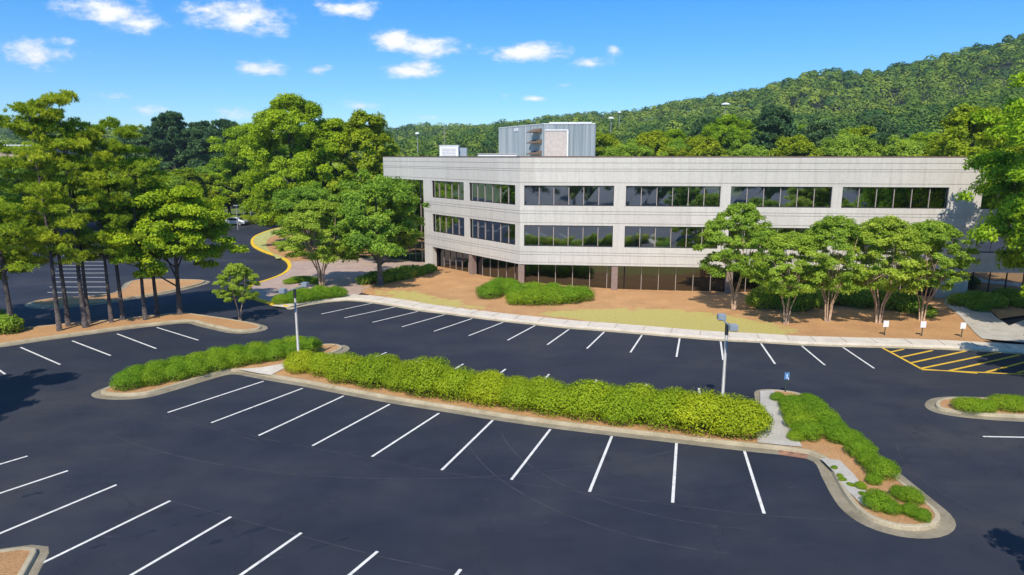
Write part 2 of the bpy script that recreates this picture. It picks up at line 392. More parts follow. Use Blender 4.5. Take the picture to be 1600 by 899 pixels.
def island(name, pts, closed=True, gut=.42, mat_k='kerb', bed=True, smooth=True, gutter=True):
    p = smooth_path(pts, .3, True) if smooth else list(pts)
    if area(p) < 0: p = p[::-1]
    if gutter:
        g = MB(); ribbon(g, p, [(-.0, .002), (.02, .012), (gut, .016)], True); tag(g.build('gutter', M['gutter']), kind='structure')
    else: gut = 0
    k = MB(); ribbon(k, p, [(gut, .0), (gut+.03, .13), (gut+.06, .15), (gut+.19, .15), (gut+.2, .08)], True)
    tag(k.build('kerb', M[mat_k]), kind='structure')
    if bed:
        b = MB(); i1 = offset(p, gut+.19, True); fill(b, i1, .125); tag(b.build('mulch_bed', M['mulch']), kind='structure')
    return p
median = [(-21.6,33.9),(-21.3,33.0),(-20.3,32.6),(-19.2,32.6),(-18.3,33.0),(-17.5,34.1),(-16.7,35.4),(-15.75,36.6),(-14.6,36.2),(-13.41,35.6),(-11.1,34.57),(-8.58,33.29),(-5.97,32.05),
 (-3.4,30.97),(-.92,29.92),(1.73,28.93),(4.29,28.1),(7.29,27.2),(9.6,26.5),(11.4,26.0),(12.05,25.5),(11.78,24.1),(11.5,22.7),(11.41,21.6),(11.69,20.65),(12.4,20.05),(13.3,19.9),(14.1,20.15),
 (14.7,20.7),(14.95,21.4),(14.97,22.3),(14.95,24.3),(15.0,26.8),(15.1,29.2),(15.25,31.8),(14.9,33.5),(13.7,34.1),(12.7,33.9),(12.2,32.6),(11.5,30.2),(10.6,29.7),(8.2,30.5),(2.8,32.2),(-2.1,34.2),(-7.1,36.5),
 (-11.0,38.5),(-10.9,39.8),(-10.3,41.3),(-10.5,42.3),(-11.4,42.9),(-12.6,42.7),(-15,41.2),(-18.0,38.9),(-20.6,36.2)]
MED = island('median', median)
strip_ = [(-60,24),(-45,33),(-37,39.3),(-32.7,42.1),(-31.2,43.5),(-29.5,44.8),(-27.9,46.1),(-25.7,47.6),(-23.9,48.5),(-22.5,47.6),(-21,46.6),(-19.6,45.75),(-18.4,45.55),(-17.5,46.1),(-17.3,46.9),(-17.9,47.9),(-20,49.3),(-23.8,51.2),(-25.4,51.8),(-27,51.2),(-30,49.4),(-35.4,46.6),(-48,38),(-62,28)]
island('strip', strip_)
isC = [(-39.6,54.2),(-40.2,56.0),(-38.8,57.6),(-36.6,58.3),(-35.6,59.5),(-36.4,62.5),(-37.3,65.2),(-36,66.5),(-32.6,66.4),(-30.2,66),(-29.2,64.8),(-29.6,62),(-31,58.8),(-33.2,55.6),(-35.2,54.0),(-37.5,53.3)]
island('middle', isC)
isR = [(20.3,31.9),(20.1,31.0),(20.75,30.35),(22.1,29.9),(23.6,29.65),(30,28.8),(40,27.5),(40,31.2),(30,32.0),(26,32.6),(23,33.0),(21.3,32.8)]
island('right', isR)
isL = [(-22.5,18.2),(-15.95,19.3),(-15.1,19.55),(-14.5,19.45),(-14.25,19.1),(-13.7,17.6),(-12.4,14),(-22.5,14)]
island('corner', isL, smooth=False, gut=.28)

# front kerb, sidewalk and bed before the building
kerb_front = smooth_path([(-17.6,53.0),(-17.2,54.0),(-16,55.3),(-14.9,56.0),(-13.9,56.35),(-12.9,56.1),(-11.63,55.45),(-9.48,54.05),(-7.39,52.5),(-5.17,51.4),(-2.98,50.15),(-.66,48.95),(1.66,47.95),(4.01,46.9),(6.4,46.15),(8.86,45.3),(11.23,44.45),(13.74,43.65),(16.22,43.15),(18.64,42.55),(21.13,42.2),(26.9,41.6),(31.6,40.5),(36,38.9),(60,30)], .6)
g = MB(); ribbon(g, kerb_front, [(0, .002), (.02, .012), (.4, .016)]); tag(g.build('gutter', M['kerb']), kind='structure')
k = MB(); ribbon(k, kerb_front, [(.4, 0), (.42, .13), (.46, .15), (.6, .152), (1.9, .165), (1.92, .05)])
tag(k.build('sidewalk', M['walk']), kind='structure')
jn = MB()
for i in range(3, len(kerb_front)-1, 3):
    a = offset(kerb_front, .62, False)[i]; b = offset(kerb_front, 1.88, False)[i]
    jn.prism(a, b, .03, .1, .171)
tag(jn.build('sidewalk_joint', M['gutter']), kind='structure')

# building plan: C corner, front wing direction, left wing direction
C0 = (0.7, 61.0); FD = Vector((36-.7, 57.0-61.0)).normalized(); LD = Vector((-.608, .794)).normalized()
def tpx(px, D, z=8):
    A = C0
    def f(t):
        X = A[0]+D[0]*t; Y = A[1]+D[1]*t; zc = Y*math.cos(PITCH)-(z-H)*math.sin(PITCH); return CX+FPX*X/zc
    lo, hi = -2, 60
    inc = f(5) > f(0)
    for _ in range(50):
        m_ = (lo+hi)/2
        if (f(m_) < px) == inc: lo = m_
        else: hi = m_
    return lo
def on(D, t, off=0):
    nrm = (D[1], -D[0]) if D is FD else (-D[1], D[0])     # towards the camera
    return (C0[0]+D[0]*t+nrm[0]*off, C0[1]+D[1]*t+nrm[1]*off)

# mulch bed in front of the building
back = [on(LD, 30, -1), on(LD, 15, -1.5), on(LD, 0, -1.5), on(FD, 20, -1.5), on(FD, 40, -1.5)]
bedpoly = [p for p in offset(kerb_front, 1.8, False) if -12.9 < p[0] < 31] 
bedpoly = bedpoly + [(31.5, 43.8), (34.5, 47.5), (36.0, 52.0), (37.5, 56), on(FD, 38, -1.5), on(FD, 20, -1.5), on(FD, 0, -1.5), on(LD, 12, -1.5), on(LD, 17, -1), (-13.5, 68), (-13.9, 63.0), (-13.6, 60)]
grass_polys = [[G(*q) for q in ((590,452),(625,456),(660,463),(745,483),(760,492),(700,486),(640,474),(596,464))],
               [G(*q) for q in ((830,489),(880,488),(1000,485),(1060,487),(1120,492),(1170,502),(1250,521),(1210,530),(1100,522),(980,512),(850,496))]]
def mound(x, y):
    d1 = math.hypot(x-C0[0], (y-C0[1])*1.0)
    z = .13 + .45*math.exp(-(d1/6.0)**2) + .22*math.exp(-((x+7)**2+(y-68)**2)/20)
    return z
mb = MB(); st = .35; gv = []
xs = np.arange(-16, 40, st); ys = np.arange(41, 80, st); idx = {}
for i, x in enumerate(xs):
    for j, y in enumerate(ys):
        if inside((x+st/2, y+st/2), bedpoly):
            q = []
            for a, b in ((i, j), (i+1, j), (i+1, j+1), (i, j+1)):
                if (a, b) not in idx:
                    X = -16+a*st; Y = 41+b*st; idx[(a, b)] = len(mb.v); mb.v.append((X, Y, mound(X, Y)+.012*math.sin(X*5.1+Y*2)*math.sin(Y*4.3)))
                    gv.append(np.mean([any(inside((X+dx_, Y+dy_), gp) for gp in grass_polys) for dx_, dy_ in ((0,0),(1.8,0),(-1.8,0),(0,1.2),(0,-1.2),(.8,.6),(-.8,-.6),(-.8,.6),(.8,-.6))]))
                q.append(idx[(a, b)])
            mb.f.append(tuple(q)); mb.t.append(.5)
o = mb.build('building_mulch_bed', M['mulch'], smooth=True)
gv = np.array(gv); a_ = o.data.attributes.new('grass', 'FLOAT', 'POINT'); a_.data.foreach_set('value', gv); tag(o, kind='structure')

# entrance plaza with its yellow kerb, lawn patch
yk = smooth_path([(-18.0,53.35),(-20.1,55.0),(-22.2,57.2),(-24,60.4),(-24.5,63.2),(-23.9,66.3),(-23.7,69.5),(-24.4,73.5),(-26.2,78.2),(-28.6,82),(-31.6,86),(-34.6,90.8),(-36.9,96),(-38.6,101.4),(-39.4,106.5),(-39.6,112.2),(-38.6,120),(-36,130)], .7)
k = MB(); ribbon(k, yk[::-1], [(-.05, 0), (-.03, .13), (0, .155), (.34, .16), (.36, .05)]); tag(k.build('yellow_kerb', M['yellowk']), kind='structure')
yi = offset(yk[::-1], .3, False)[::-1]
plaza = [p for p in yi if p[1] < 80] + [(-15, 80), on(LD, 16.5, -2), (-12.6, 63), (-13.4, 58.5), (-14.2, 57.0), (-16.2, 55.9)]
sheet('entrance_plaza', plaza, .135, M['pavers'])
sheet('lawn_verge', [p for p in yi if p[1] > 76.5] + [(-26, 130), (-15, 84), (-22, 79), (-25.2, 77.5)], .15, M['mulch'])
lv = MB(); lvp = [(-27.6,79.2)] + [p for p in offset(yk[::-1], .36, False)[::-1] if 80 < p[1] < 116] + [(-36.5,112),(-35.8,100),(-33.4,92),(-29.8,84)]
fill(lv, lvp, .165); tag(lv.build('grass_verge', M['lawn']), kind='structure')
# right-hand path, lawn and bed beyond it
sheet('walkway', [(31.0,43.6),(33.2,42.6),(34.3,44.3),(36.4,50.2),(38.4,54.4),(38.0,56.2),(36.4,56.2),(35.2,54.3),(33.7,50.0),(31.6,45.2)], .175, M['oldwalk'])
sheet('walkway_branch', [(34.0,44.3),(34.6,46.6),(39.5,50.2),(60,62),(60,58),(40.5,48.3)], .172, M['oldwalk'])
sheet('side_mulch_bed', [(36.2,49.3),(38.4,54.6),(38.4,57.6),(62,56),(62,62.5),(39,50.5)], .15, M['mulch'])
sheet('side_mulch_verge', [(33.0,41.0),(34.4,44.4),(40.5,48.0),(62,58),(62,32),(38,39.6)], .15, M['mulch'])

# concrete walkways on the median
sheet('walkway_crossing', [(10.35,27.0),(12.05,26.55),(12.35,28.4),(12.95,31.5),(13.5,33.5),(12.75,33.45),(12.2,31.9),(11.4,29.6),(10.75,28.4)], .158, M['oldwalk'])
sheet('walkway_edge', [(12.3,25.5),(13.0,25.3),(12.95,24.0),(12.75,22.8),(12.65,21.9),(12.3,21.5),(12.1,21.8),(12.1,22.8),(12.3,24.2)], .16, M['oldwalk'])
sheet('walkway_ramp', [(-15.6,37.1),(-14.2,36.4),(-13.3,36.0),(-12.9,37.4),(-13.2,38.2),(-14.3,37.4)], .158, M['walk'])
dr = MB(); dr.prism((11.0,26.35),(12.0,25.95), .42, .0, .03); tag(dr.build('storm_drain', M['drain']), kind='structure')

# painted lines
T = [(412,596),(473,607),(537,619),(609,632),(686,646),(770,657),(860,671),(956,682),(1057,693),(1163,705)]
B = [(262,645),(330,661),(404,681),(488,697),(581,714),(690,735),(799,750),(921,769),(1051,786),(1194,803)]
FT = [(582,474),(617,480),(653,487),(695,492),(738,498),(786,504),(836,509),(889,515),(944,519),(1003,524),(1062,529),(1126,534),(1189,537),(1253,541),(1317,543)]
FB = [(502,491),(538,497),(582,504),(628,511),(678,518),(732,525),(793,532),(855,539),(917,545),(985,551),(1057,558),(1130,563),(1211,569),(1289,571),(1366,576)]
LT = [(32,543),(113,533),(183,522),(245,512)]; LB = [(94,570),(173,556),(244,545),(310,532)]
lines = [(G(*a), G(*b)) for a, b in list(zip(T, B))+list(zip(FT, FB))+list(zip(LT, LB))]
lines.append((G(-40,552), G(8,585)))
far = [(604,551),(655,563),(724,569),(790,577),(858,585),(932,594),(1010,600),(1092,607)]
for i, q in enumerate(far):
    e = G(*q); a = R(27-2.1*i); lines.append((e, (e[0]-4.6*math.sin(a), e[1]-4.6*math.cos(a))))
mt = [(43,713),(106,736),(182,758),(266,783),(361,808),(471,833),(590,862),(720,890)]
ml = [None,None,(0,834),(73,877),(205,899),(376,899),(546,899),None]
for i, q in enumerate(mt):
    e = G(*q); 
    a = math.radians([37,36,34.5,32.5,30,27.5,24.5,22][i]); L = 5.2
    if ml[i] is not None:
        w = G(*ml[i]); a = math.atan2(e[0]-w[0], e[1]-w[1])
    lines.append((e, (e[0]-L*math.sin(a), e[1]-L*math.cos(a))))
lines += [(G(1536,682.5), (G(1536,682.5)[0]+5, G(1536,682.5)[1]-.25)), ((22.5,23.6),(27.5,23.2))]
w = MB()
for a, b in lines:
    L = math.hypot(a[0]-b[0], a[1]-b[1]); dx, dy = (b[0]-a[0])/L*.055, (b[1]-a[1])/L*.055
    w.add([(a[0]-dy, a[1]+dx, .0085), (a[0]+dy, a[1]-dx, .0085), (b[0]+dy, b[1]-dx, .0085), (b[0]-dy, b[1]+dx, .0085)], [(0, 1, 2, 3)])
# far lot stripes
def lerp(a, b, t): return (a[0]+(b[0]-a[0])*t, a[1]+(b[1]-a[1])*t)
la, lb = (-41.6, 60.0), (-66, 101); ra, rb = (-36.2, 60.0), (-60.5, 101)
for i in range(17):
    t = i/16; a = lerp(la, lb, t); b = lerp(ra, rb, t)
    dx, dy = 0, .07
    w.add([(a[0], a[1]-dy, .0085), (b[0], b[1]-dy, .0085), (b[0], b[1]+dy, .0085), (a[0], a[1]+dy, .0085)], [(0, 1, 2, 3)])
for i in range(5):   # bays by the parked car
    a = (-47.8+.0*i, 104+i*2.7); b = (-53, 104.6+i*2.7)
    w.add([(a[0], a[1]-.1, .0085), (a[0], a[1]+.1, .0085), (b[0], b[1]+.1, .0085), (b[0], b[1]-.1, .0085)], [(0, 1, 2, 3)])
tag(w.build('white_parking_lines', M['white']), kind='structure')
yl = MB()
ys_ = [((1379,544),(1440,577)),((1440,577),(1527,583.6)),((1440,578),(1700,590)),((1392,550.5),(1412,546)),((1406,559),(1457,548)),((1423,567.5),(1509,549)),((1440,576),(1566,550)),((1482,580),(1593,555)),((1541,582),(1610,564)),((1590,583),(1660,566))]
for j, (a, b) in enumerate(ys_):
    a, b = G(*a), G(*b); L = math.hypot(a[0]-b[0], a[1]-b[1]); hw = .085; dx, dy = (b[0]-a[0])/L*hw, (b[1]-a[1])/L*hw; z = .0085+.0006*j
    yl.add([(a[0]-dy, a[1]+dx, z), (a[0]+dy, a[1]-dx, z), (b[0]+dy, b[1]-dx, z), (b[0]-dy, b[1]+dx, z)], [(0, 1, 2, 3)])
tag(yl.build('yellow_hatching', M['yellow']), kind='structure')
sm = MB()
for pts in ([G(x, y+3) for x, y in B]+[G(1330, 815), G(1700, 850)], [G(x, y+6) for x, y in FB], [G(20,604),G(120,628),G(262,652),G(404,690)], [G(266,783),G(471,838),G(590,869),G(760,905)], [G(1080,570),G(1300,585),G(1600,596)], [G(860,540),G(1050,562),G(1150,576),G(1420,585)]):
    p = smooth_path(pts, 1.0); ribbon(sm, p, [(-.02, .0055), (.02, .0055)])
for (cx_, cy_, r_, a0, a1) in ((9, 30, 9.6, 190, 262), (9, 30, 11.2, 196, 258), (22, 24, 6.5, 150, 235), (-4, 48, 24, 235, 300), (-26, 38, 8, 290, 350)):
    p = [(cx_+r_*math.cos(R(a0+(a1-a0)*k_/30)), cy_+r_*math.sin(R(a0+(a1-a0)*k_/30))) for k_ in range(31)]; ribbon(sm, p, [(-.025, .0052), (.025, .0052)])
tag(sm.build('pavement_seam', M['seam']), kind='structure')
cf = MB()
for (x, y, L_, n_) in [(78,766,.8,5),(240,828,2.0,9),(368,838,.9,8),(512,850,.6,5)]:
    c = G(x, y)
    for k2 in range(n_):
        q = (c[0]+random.uniform(-L_, L_)*.8, 0); q = (q[0], c[1]+(q[0]-c[0])*.75+random.uniform(-.1, .1)); sz = random.uniform(.04, .13); pts = []
        for k_ in range(8):
            a = 2*math.pi*k_/8; r = sz*(.6+.6*random.random()); pts.append((q[0]+math.cos(a)*r*1.7, q[1]+math.sin(a)*r+math.cos(a)*r*.8))
        fill(cf, pts, .0042+.0002*k2)
tag(cf.build('sealer_patch', M['crackfill']), kind='structure')

# ------------------------------------------------------------------ office building
bld = empty('office_building', (C0[0], C0[1], 0))
def loc(p): return (p[0]-C0[0], p[1]-C0[1])
LEND, REND = 26.1, 58.0
def front_path(t0=-LEND, t1=REND, step=4.55, off=0):
    """plan path along both wings, from the left end to the right end"""
    ts = [t0]
    t = t0
    while t+step < t1:
        t += step; ts.append(t)
    ts.append(t1); ts = sorted(set([q for q in ts if abs(q) > .5] + ([0] if t0 < 0 < t1 else [])))
    return [loc(on(LD, -t)) if t < 0 else loc(on(FD, t)) for t in ts]
wall = MB()
TH = .5
def band(zs, t0=-LEND, t1=REND):
    """stack of precast slabs with recessed grooves between them; zs from top to bottom"""
    fp = front_path(t0, t1)
    tn = [float(x) for x in rng.uniform(.1, .9, len(fp))]
    for i in range(len(zs)-1):
        za, zb = zs[i], zs[i+1]; gz = .035
        top = za-(gz if i else 0)
        tn2 = [min(1, max(0, t+rng.uniform(-.12, .12))) for t in tn]
        ribbon(wall, fp, [(TH, top), (0, top), (0, zb), (TH, zb)][::1], tint=tn2)
        if i: ribbon(wall, fp, [(.05, za+.001), (.05, top-.001)], tint=[0])
band([11.93, 11.42, 10.9, 10.72, 9.72, 9.45])
band([7.68, 7.22, 6.98, 6.18, 5.95], -16.9)
band([4.05, 3.55, 3.32, 2.62, 2.4], -16.9)
def tw(px): return -tpx(px, LD, 7) if px < 812 else tpx(px, FD, 7)
bays_px = [(675,725),(733,805),(819,958.5),(977,1124),(1140,1297),(1313,1478)]
bays = [(tw(b), tw(a)) if a < 0 else (tw(a), tw(b)) for a, b in bays_px]
bays.append((bays[-1][1]+2.6, bays[-1][1]+10.6))
def pos(t, off=0):
    p = on(LD, -t, off) if t < 0 else on(FD, t, off); return loc(p)
piers = [(-16.9, bays[0][0])] + [(bays[i][1], bays[i+1][0]) for i in range(len(bays)-1)] + [(bays[-1][1], REND)]
def span(a, b):
    return [pos(a)] + ([loc(C0)] if a < 0 < b else []) + [pos(b)]
for z1, z0 in ((9.45, 7.68), (5.95, 4.05)):
    for a, b in piers:
        p = span(a, b); ribbon(wall, p, [(TH, z1), (0.0, z1-.001), (0.0, z0+.001), (TH, z0)], tint=[.6])
        for t, e in ((a, 0), (b, 0)):
            q0, q1 = pos(t), pos(t, -TH); wall.add([(*q0, z0), (*q1, z0), (*q1, z1), (*q0, z1)], [(0, 1, 2, 3)], .5)
# left end pier down to the ground, its shaded return wall, right solid pier
p = span(-16.9, -15.25); ribbon(wall, p, [(TH, 2.4), (0, 2.399), (0, -.1), (TH, -.1)], tint=[.6])
for t, dd in ((-15.25, -TH), (-16.9, -3.0)):
    q0, q1 = pos(t), pos(t, dd); wall.add([(*q0, -.1), (*q1, -.1), (*q1, 9.45 if dd < -1 else 2.4), (*q0, 9.45 if dd < -1 else 2.4)], [(0, 1, 2, 3)], .5)
rp = (bays[-1][0]-2.6, bays[-1][0]-.2)
ribbon(wall, [pos(rp[0]), pos(rp[1])], [(1.2, 2.4), (0, 2.399), (0, -.1), (1.2, -.1)], tint=[.5])
for t in rp:
    q0, q1 = pos(t), pos(t, -1.2); wall.add([(*q0, -.1), (*q1, -.1), (*q1, 2.4), (*q0, 2.4)], [(0, 1, 2, 3)], .5)
# sides and back of the block
pe, pr = pos(-LEND), pos(REND); bl = loc((-8, 112)); br = loc((58, 108))
for a, b in ((pe, bl), (bl, br), (br, pr)):
    wall.add([(*a, -.1), (*b, -.1), (*b, 11.93), (*a, 11.93)], [(0, 1, 2, 3)], .5)
wall.build('wall', M['facade'], bld, attr=True)
cp = MB(); fp = front_path(); ribbon(cp, fp, [(-.035, 11.90), (-.035, 11.985), (TH, 11.985), (TH, 11.5)]); cp.build('coping', M['coping'], bld)
rf = MB(); fill(rf, front_path()[::-1] + [bl, br] if False else ([bl] + front_path() + [br])[::1], 11.55); rf.build('roof', M['roof'], bld)
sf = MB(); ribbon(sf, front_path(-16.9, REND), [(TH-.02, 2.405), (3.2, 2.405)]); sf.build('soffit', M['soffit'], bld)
ribbon(sf, front_path(-16.9, REND), [], ) if False else None
# windows: pane with its own frame
def window(a, b, z0, z1, nm, name='window', rec=.22, gm='glass', fm='mull', thick=.05):
    p = MB(); q0, q1 = pos(a, -rec), pos(b, -rec)
    n_ = nm
    for k_ in range(n_):
        u, v = k_/n_, (k_+1)/n_
        A = lerp(q0, q1, u); Bq = lerp(q0, q1, v)
        j = [rng.normal(0, .006) for _ in range(4)]
        nx, ny = (FD[1], -FD[0]) if a >= 0 else (-LD[1], LD[0])
        p.add([(A[0]+nx*j[0], A[1]+ny*j[0], z0), (Bq[0]+nx*j[1], Bq[1]+ny*j[1], z0), (Bq[0]+nx*j[2], Bq[1]+ny*j[2], z1), (A[0]+nx*j[3], A[1]+ny*j[3], z1)], [(0, 1, 2, 3)])
    wo = p.build(name, M[gm], bld)
    for k_ in range(1, n_):
        f = MB(); c = lerp(pos(a, -rec+.04), pos(b, -rec+.04), k_/n_); D = FD if a >= 0 else LD
        f.box((c[0], c[1], (z0+z1)/2), (thick, .045, z1-z0-.02), math.atan2(D[1], D[0])); f.build('mullion', M[fm], wo)
    e = MB(); s0, s1 = pos(a, -rec+.06), pos(b, -rec+.06)
    e.prism(s0, s1, .09, z0+.003, z0+.07); e.prism(s0, s1, .09, z1-.07, z1-.003)
    for s_ in (s0, s1): 
        D = FD if a >= 0 else LD; e.box((s_[0], s_[1], (z0+z1)/2), (.09, .085, z1-z0-.01), math.atan2(D[1], D[0]))
    e.build('frame', M['darkframe'], wo)
for a, b in bays:
    n_ = 6 if (b-a) > 7 else 5
    if a >= 0:
        # end panes are half width on the front wing
        window(a, b, 7.68, 9.45, n_, 'window'); window(a, b, 4.05, 5.95, n_, 'window')
    else:
        n_ = 5 if b-a < 6.5 else 6
        window(a, b, 7.68, 9.45, n_); window(a, b, 4.05, 5.95, n_)
# ground floor glazing, set back under the soffit
GR = .75
for a, b in ((-15.25, -8.2), (-8.2, -.3), (.1, 9.4), (9.4, 18.5), (18.5, 27.6), (27.6, bays[-2][1]), (bays[-1][0]-.2, bays[-1][1]), (bays[-1][1], REND)):
    if a > 35 or b > 45: window(a, b, -.05, 2.39, 6, 'storefront_window', rec=2.0, gm='glass', fm='darkframe')
    else: window(a, b, -.05, 2.39, 6, 'storefront_window', rec=GR, gm='glasslow', fm='mull', thick=.045)
# tall glazing of the entrance recess
window(-25.8, -16.95, -.05, 9.44, 6, 'entrance_glazing', rec=1.4, gm='glass', fm='mull')
eb = MB()
for z in (2.6, 5.0, 6.9): eb.prism(pos(-25.8, -1.3), pos(-17.0, -1.3), .12, z, z+.18)
eb.build('glazing_band', M['darkframe'], bld)
for px in (733, 814.5, 963):
    t = tw(px); c = MB(); p_ = pos(t, -.35); 
    D = FD if t > -1 else LD
    c.box((p_[0], p_[1], 1.15), (.55, .55, 2.5), math.atan2(D[1], D[0]))
    c.build('column', M['col'], bld)
for t in (18.5, 27.6): 
    c = MB(); p_ = pos(t, -.35); c.box((p_[0], p_[1], 1.15), (.55, .55, 2.5), math.atan2(FD[1], FD[0])); c.build('column', M['col'], bld)
tag(bld, 'long three storey pale concrete office building with dark ribbon windows', 'building')

# rooftop equipment
def rooftop():
    r = empty('mechanical_enclosure', (3.4, 75, 11.55))
    zt = 15.35-11.55
    A, Bc, Cc = (-5.0, 11.0), (0, 0), (5.45, -.3)
    def wallseg(mb, a, b, z1, n):
        for k_ in range(n):
            u, v = lerp(a, b, k_/n), lerp(a, b, (k_+1)/n); m1 = lerp(a, b, (k_+.5)/n)
            dx, dy = b[0]-a[0], b[1]-a[1]; L = math.hypot(dx, dy); nx, ny = dy/L*.09, -dx/L*.09
            q = lerp(a, b, (k_+.25)/n), lerp(a, b, (k_+.5)/n), lerp(a, b, (k_+.75)/n)
            pts = [u, (q[0][0]+nx, q[0][1]+ny), (q[1][0]+nx, q[1][1]+ny), q[2], v]
            for s_ in range(4):
                mb.add([(*pts[s_], 0), (*pts[s_+1], 0), (*pts[s_+1], z1), (*pts[s_], z1)], [(0, 1, 2, 3)])
    mb = MB(); wallseg(mb, A, Bc, zt, 34); wallseg(mb, Bc, Cc, zt, 18)
    wallseg(mb, Cc, (6.3, 9), zt, 20); wallseg(mb, (6.3, 9), A, zt, 20)
    mb.build('screen_wall', M['corr'], r)
    t = MB(); t.prism(A, Bc, .16, zt, zt+.07); t.prism((.6, -.02), (5.1, -.28), .2, zt+.08, zt+.2); t.prism(Bc, Cc, .16, zt, zt+.075); t.build('top_trim', M['whitebox'], r)
    t = MB(); t.prism((.1, -.2), (2.45, -.3), .14, .2, zt-.7); t.build('service_panel', M['beige'], r)
    t = MB(); t.prism((.1, -.24), (2.6, -.35), .2, zt-.69, zt-.57); t.prism((2.46, -.33), (2.62, -.34), .2, .0, zt-.7); t.build('panel_trim', M['whitebox'], r)
    for z in (.25, 1.45, 2.6):
        h = MB()
        # a wedge hood: sloping top, square underside, standing out from the wall near the corner
        c = Vector((-.55, 1.2, z+.35)); dv = Vector((5, -11)).normalized(); nv = Vector((-11, -5)).normalized()
        w0, dp = .95, 1.0
        b0 = c.xy - dv*w0; b1 = c.xy + dv*w0; f0 = b0+nv*dp; f1 = b1+nv*dp
        h.add([(b0.x, b0.y, c.z), (b1.x, b1.y, c.z), (f1.x, f1.y, c.z), (f0.x, f0.y, c.z), (b0.x, b0.y, c.z+.45), (b1.x, b1.y, c.z+.45), (f1.x, f1.y, c.z+.06), (f0.x, f0.y, c.z+.06)],
              [(0,3,2,1),(4,5,6,7),(3,7,6,2),(0,4,7,3),(1,2,6,5),(0,1,5,4)])
        h.build('vent_hood', M['hood'], r)
    pn = MB(); pn.box((-2.9, 6.2, zt-.35), (.05, 1.2, .35), math.atan2(-11, 5)+math.pi/2); pn.build('panel_plate', M['whitebox'], r)
    tag(r, 'large corrugated steel equipment screen with three brown vent hoods on the flat roof', 'equipment enclosure')
    u = empty('rooftop_unit', (-6.75, 75.5, 11.55))
    b = MB(); b.box((0, 0, .8), (2.0, 2.0, 1.45)); b.build('housing', M['whitebox'], u)
    b = MB(); b.box((1.45, .3, .72), (.8, 1.3, 1.2)); b.build('side_housing', M['head'], u)
    b = MB(); [b.box((0, -1.02, .4+.16*i), (1.5, .03, .03)) for i in range(1, 6)]; b.build('louvre', M['beige'], u)
    b = MB(); b.box((0, 0, 1.56), (2.1, 2.1, .06)); b.build('lid', M['whitebox'], u)
    tag(u, 'white square air handling unit at the left end of the flat roof', 'air conditioner')
    u = empty('roof_curb', (-1.6, 77, 11.55))
    b = MB(); b.box((0, 0, .38), (4.2, 2.0, .55)); b.build('duct', M['whitebox'], u); b = MB(); b.box((0, 0, .69), (4.4, 2.2, .05)); b.build('lid', M['beige'], u)
    tag(u, 'low pale flat duct on the roof left of the steel screen', 'roof duct')
rooftop()

# ------------------------------------------------------------------ foliage
def cards(name, c, nrm, L, Wd, tint, mat, axis=None, fold=.25):
    """many small leaf blades as one mesh; c centres, nrm facing, L/Wd half sizes"""
    n = len(c); r = rng.normal(size=(n, 3)); a = np.cross(nrm, r); a /= np.linalg.norm(a, axis=1)[:, None]+1e-9
    if axis is not None: a = axis; nrm = np.cross(a, nrm); nrm /= np.linalg.norm(nrm, axis=1)[:, None]+1e-9
    b = np.cross(nrm, a)
    L = np.broadcast_to(L, n)[:, None]; Wd = np.broadcast_to(Wd, n)[:, None]
    v = np.empty((n, 4, 3)); bend = nrm*L*fold
    v[:, 0] = c-a*L-bend; v[:, 1] = c-b*Wd+bend*.5; v[:, 2] = c+a*L-bend; v[:, 3] = c+b*Wd+bend*.5
    me = bpy.data.meshes.new(name)
    me.vertices.add(4*n); me.vertices.foreach_set('co', v.reshape(-1).astype(np.float32))
    me.loops.add(4*n); me.loops.foreach_set('vertex_index', np.arange(4*n, dtype=np.int32))
    me.polygons.add(n); me.polygons.foreach_set('loop_start', np.arange(0, 4*n, 4, dtype=np.int32)); me.polygons.foreach_set('loop_total', np.full(n, 4, dtype=np.int32))
    at_ = me.attributes.new('tint', 'FLOAT', 'FACE'); at_.data.foreach_set('value', np.clip(tint, 0, 1).astype(np.float32))
    me.update(calc_edges=True); me.materials.append(mat); return me
def unit(n, up=-1.0):
    d = rng.normal(size=(n*4+8, 3)); d /= np.linalg.norm(d, axis=1)[:, None]; d = d[d[:, 2] > up][:n]
    while len(d) < n:
        e = rng.normal(size=(n*4, 3)); e /= np.linalg.norm(e, axis=1)[:, None]; d = np.concatenate([d, e[e[:, 2] > up]])[:n]
    return d
def puffs(cen, rad, per, leaf, asp=.55, rnd=.6, flat=.75, ctint=None, upb=.35, low=-.55, heart=None, loose=.4):
    """leaf clumps: returns centres, normals, sizes, tints"""
    C, N, S_, Tn = [], [], [], []
    for i, (c, r) in enumerate(zip(cen, rad)):
        k = max(6, int(per*(r/np.mean(rad))**2)); d = unit(k, low); rr = r*rng.uniform(loose, 1.12, k)[:, None]**1.0
        C.append(c + d*rr*np.array([1, 1, flat])); n_ = d*(1 if heart is None else .55)+rng.normal(size=(k, 3))*rnd+np.array([0, 0, upb])+(0 if heart is None else (c-heart)/(np.linalg.norm(c-heart)+.01)*.6); n_ /= np.linalg.norm(n_, axis=1)[:, None]
        N.append(n_); S_.append(leaf*rng.uniform(.65, 1.25, k)); t0 = .5 if ctint is None else ctint[i]
        Tn.append(t0 + rng.normal(0, .17, k))
    return np.concatenate(C), np.concatenate(N), np.concatenate(S_), np.concatenate(Tn)
def trunk_mb(pts, rads, n=8):
    m = MB(); m.tube(pts, rads, n); return m
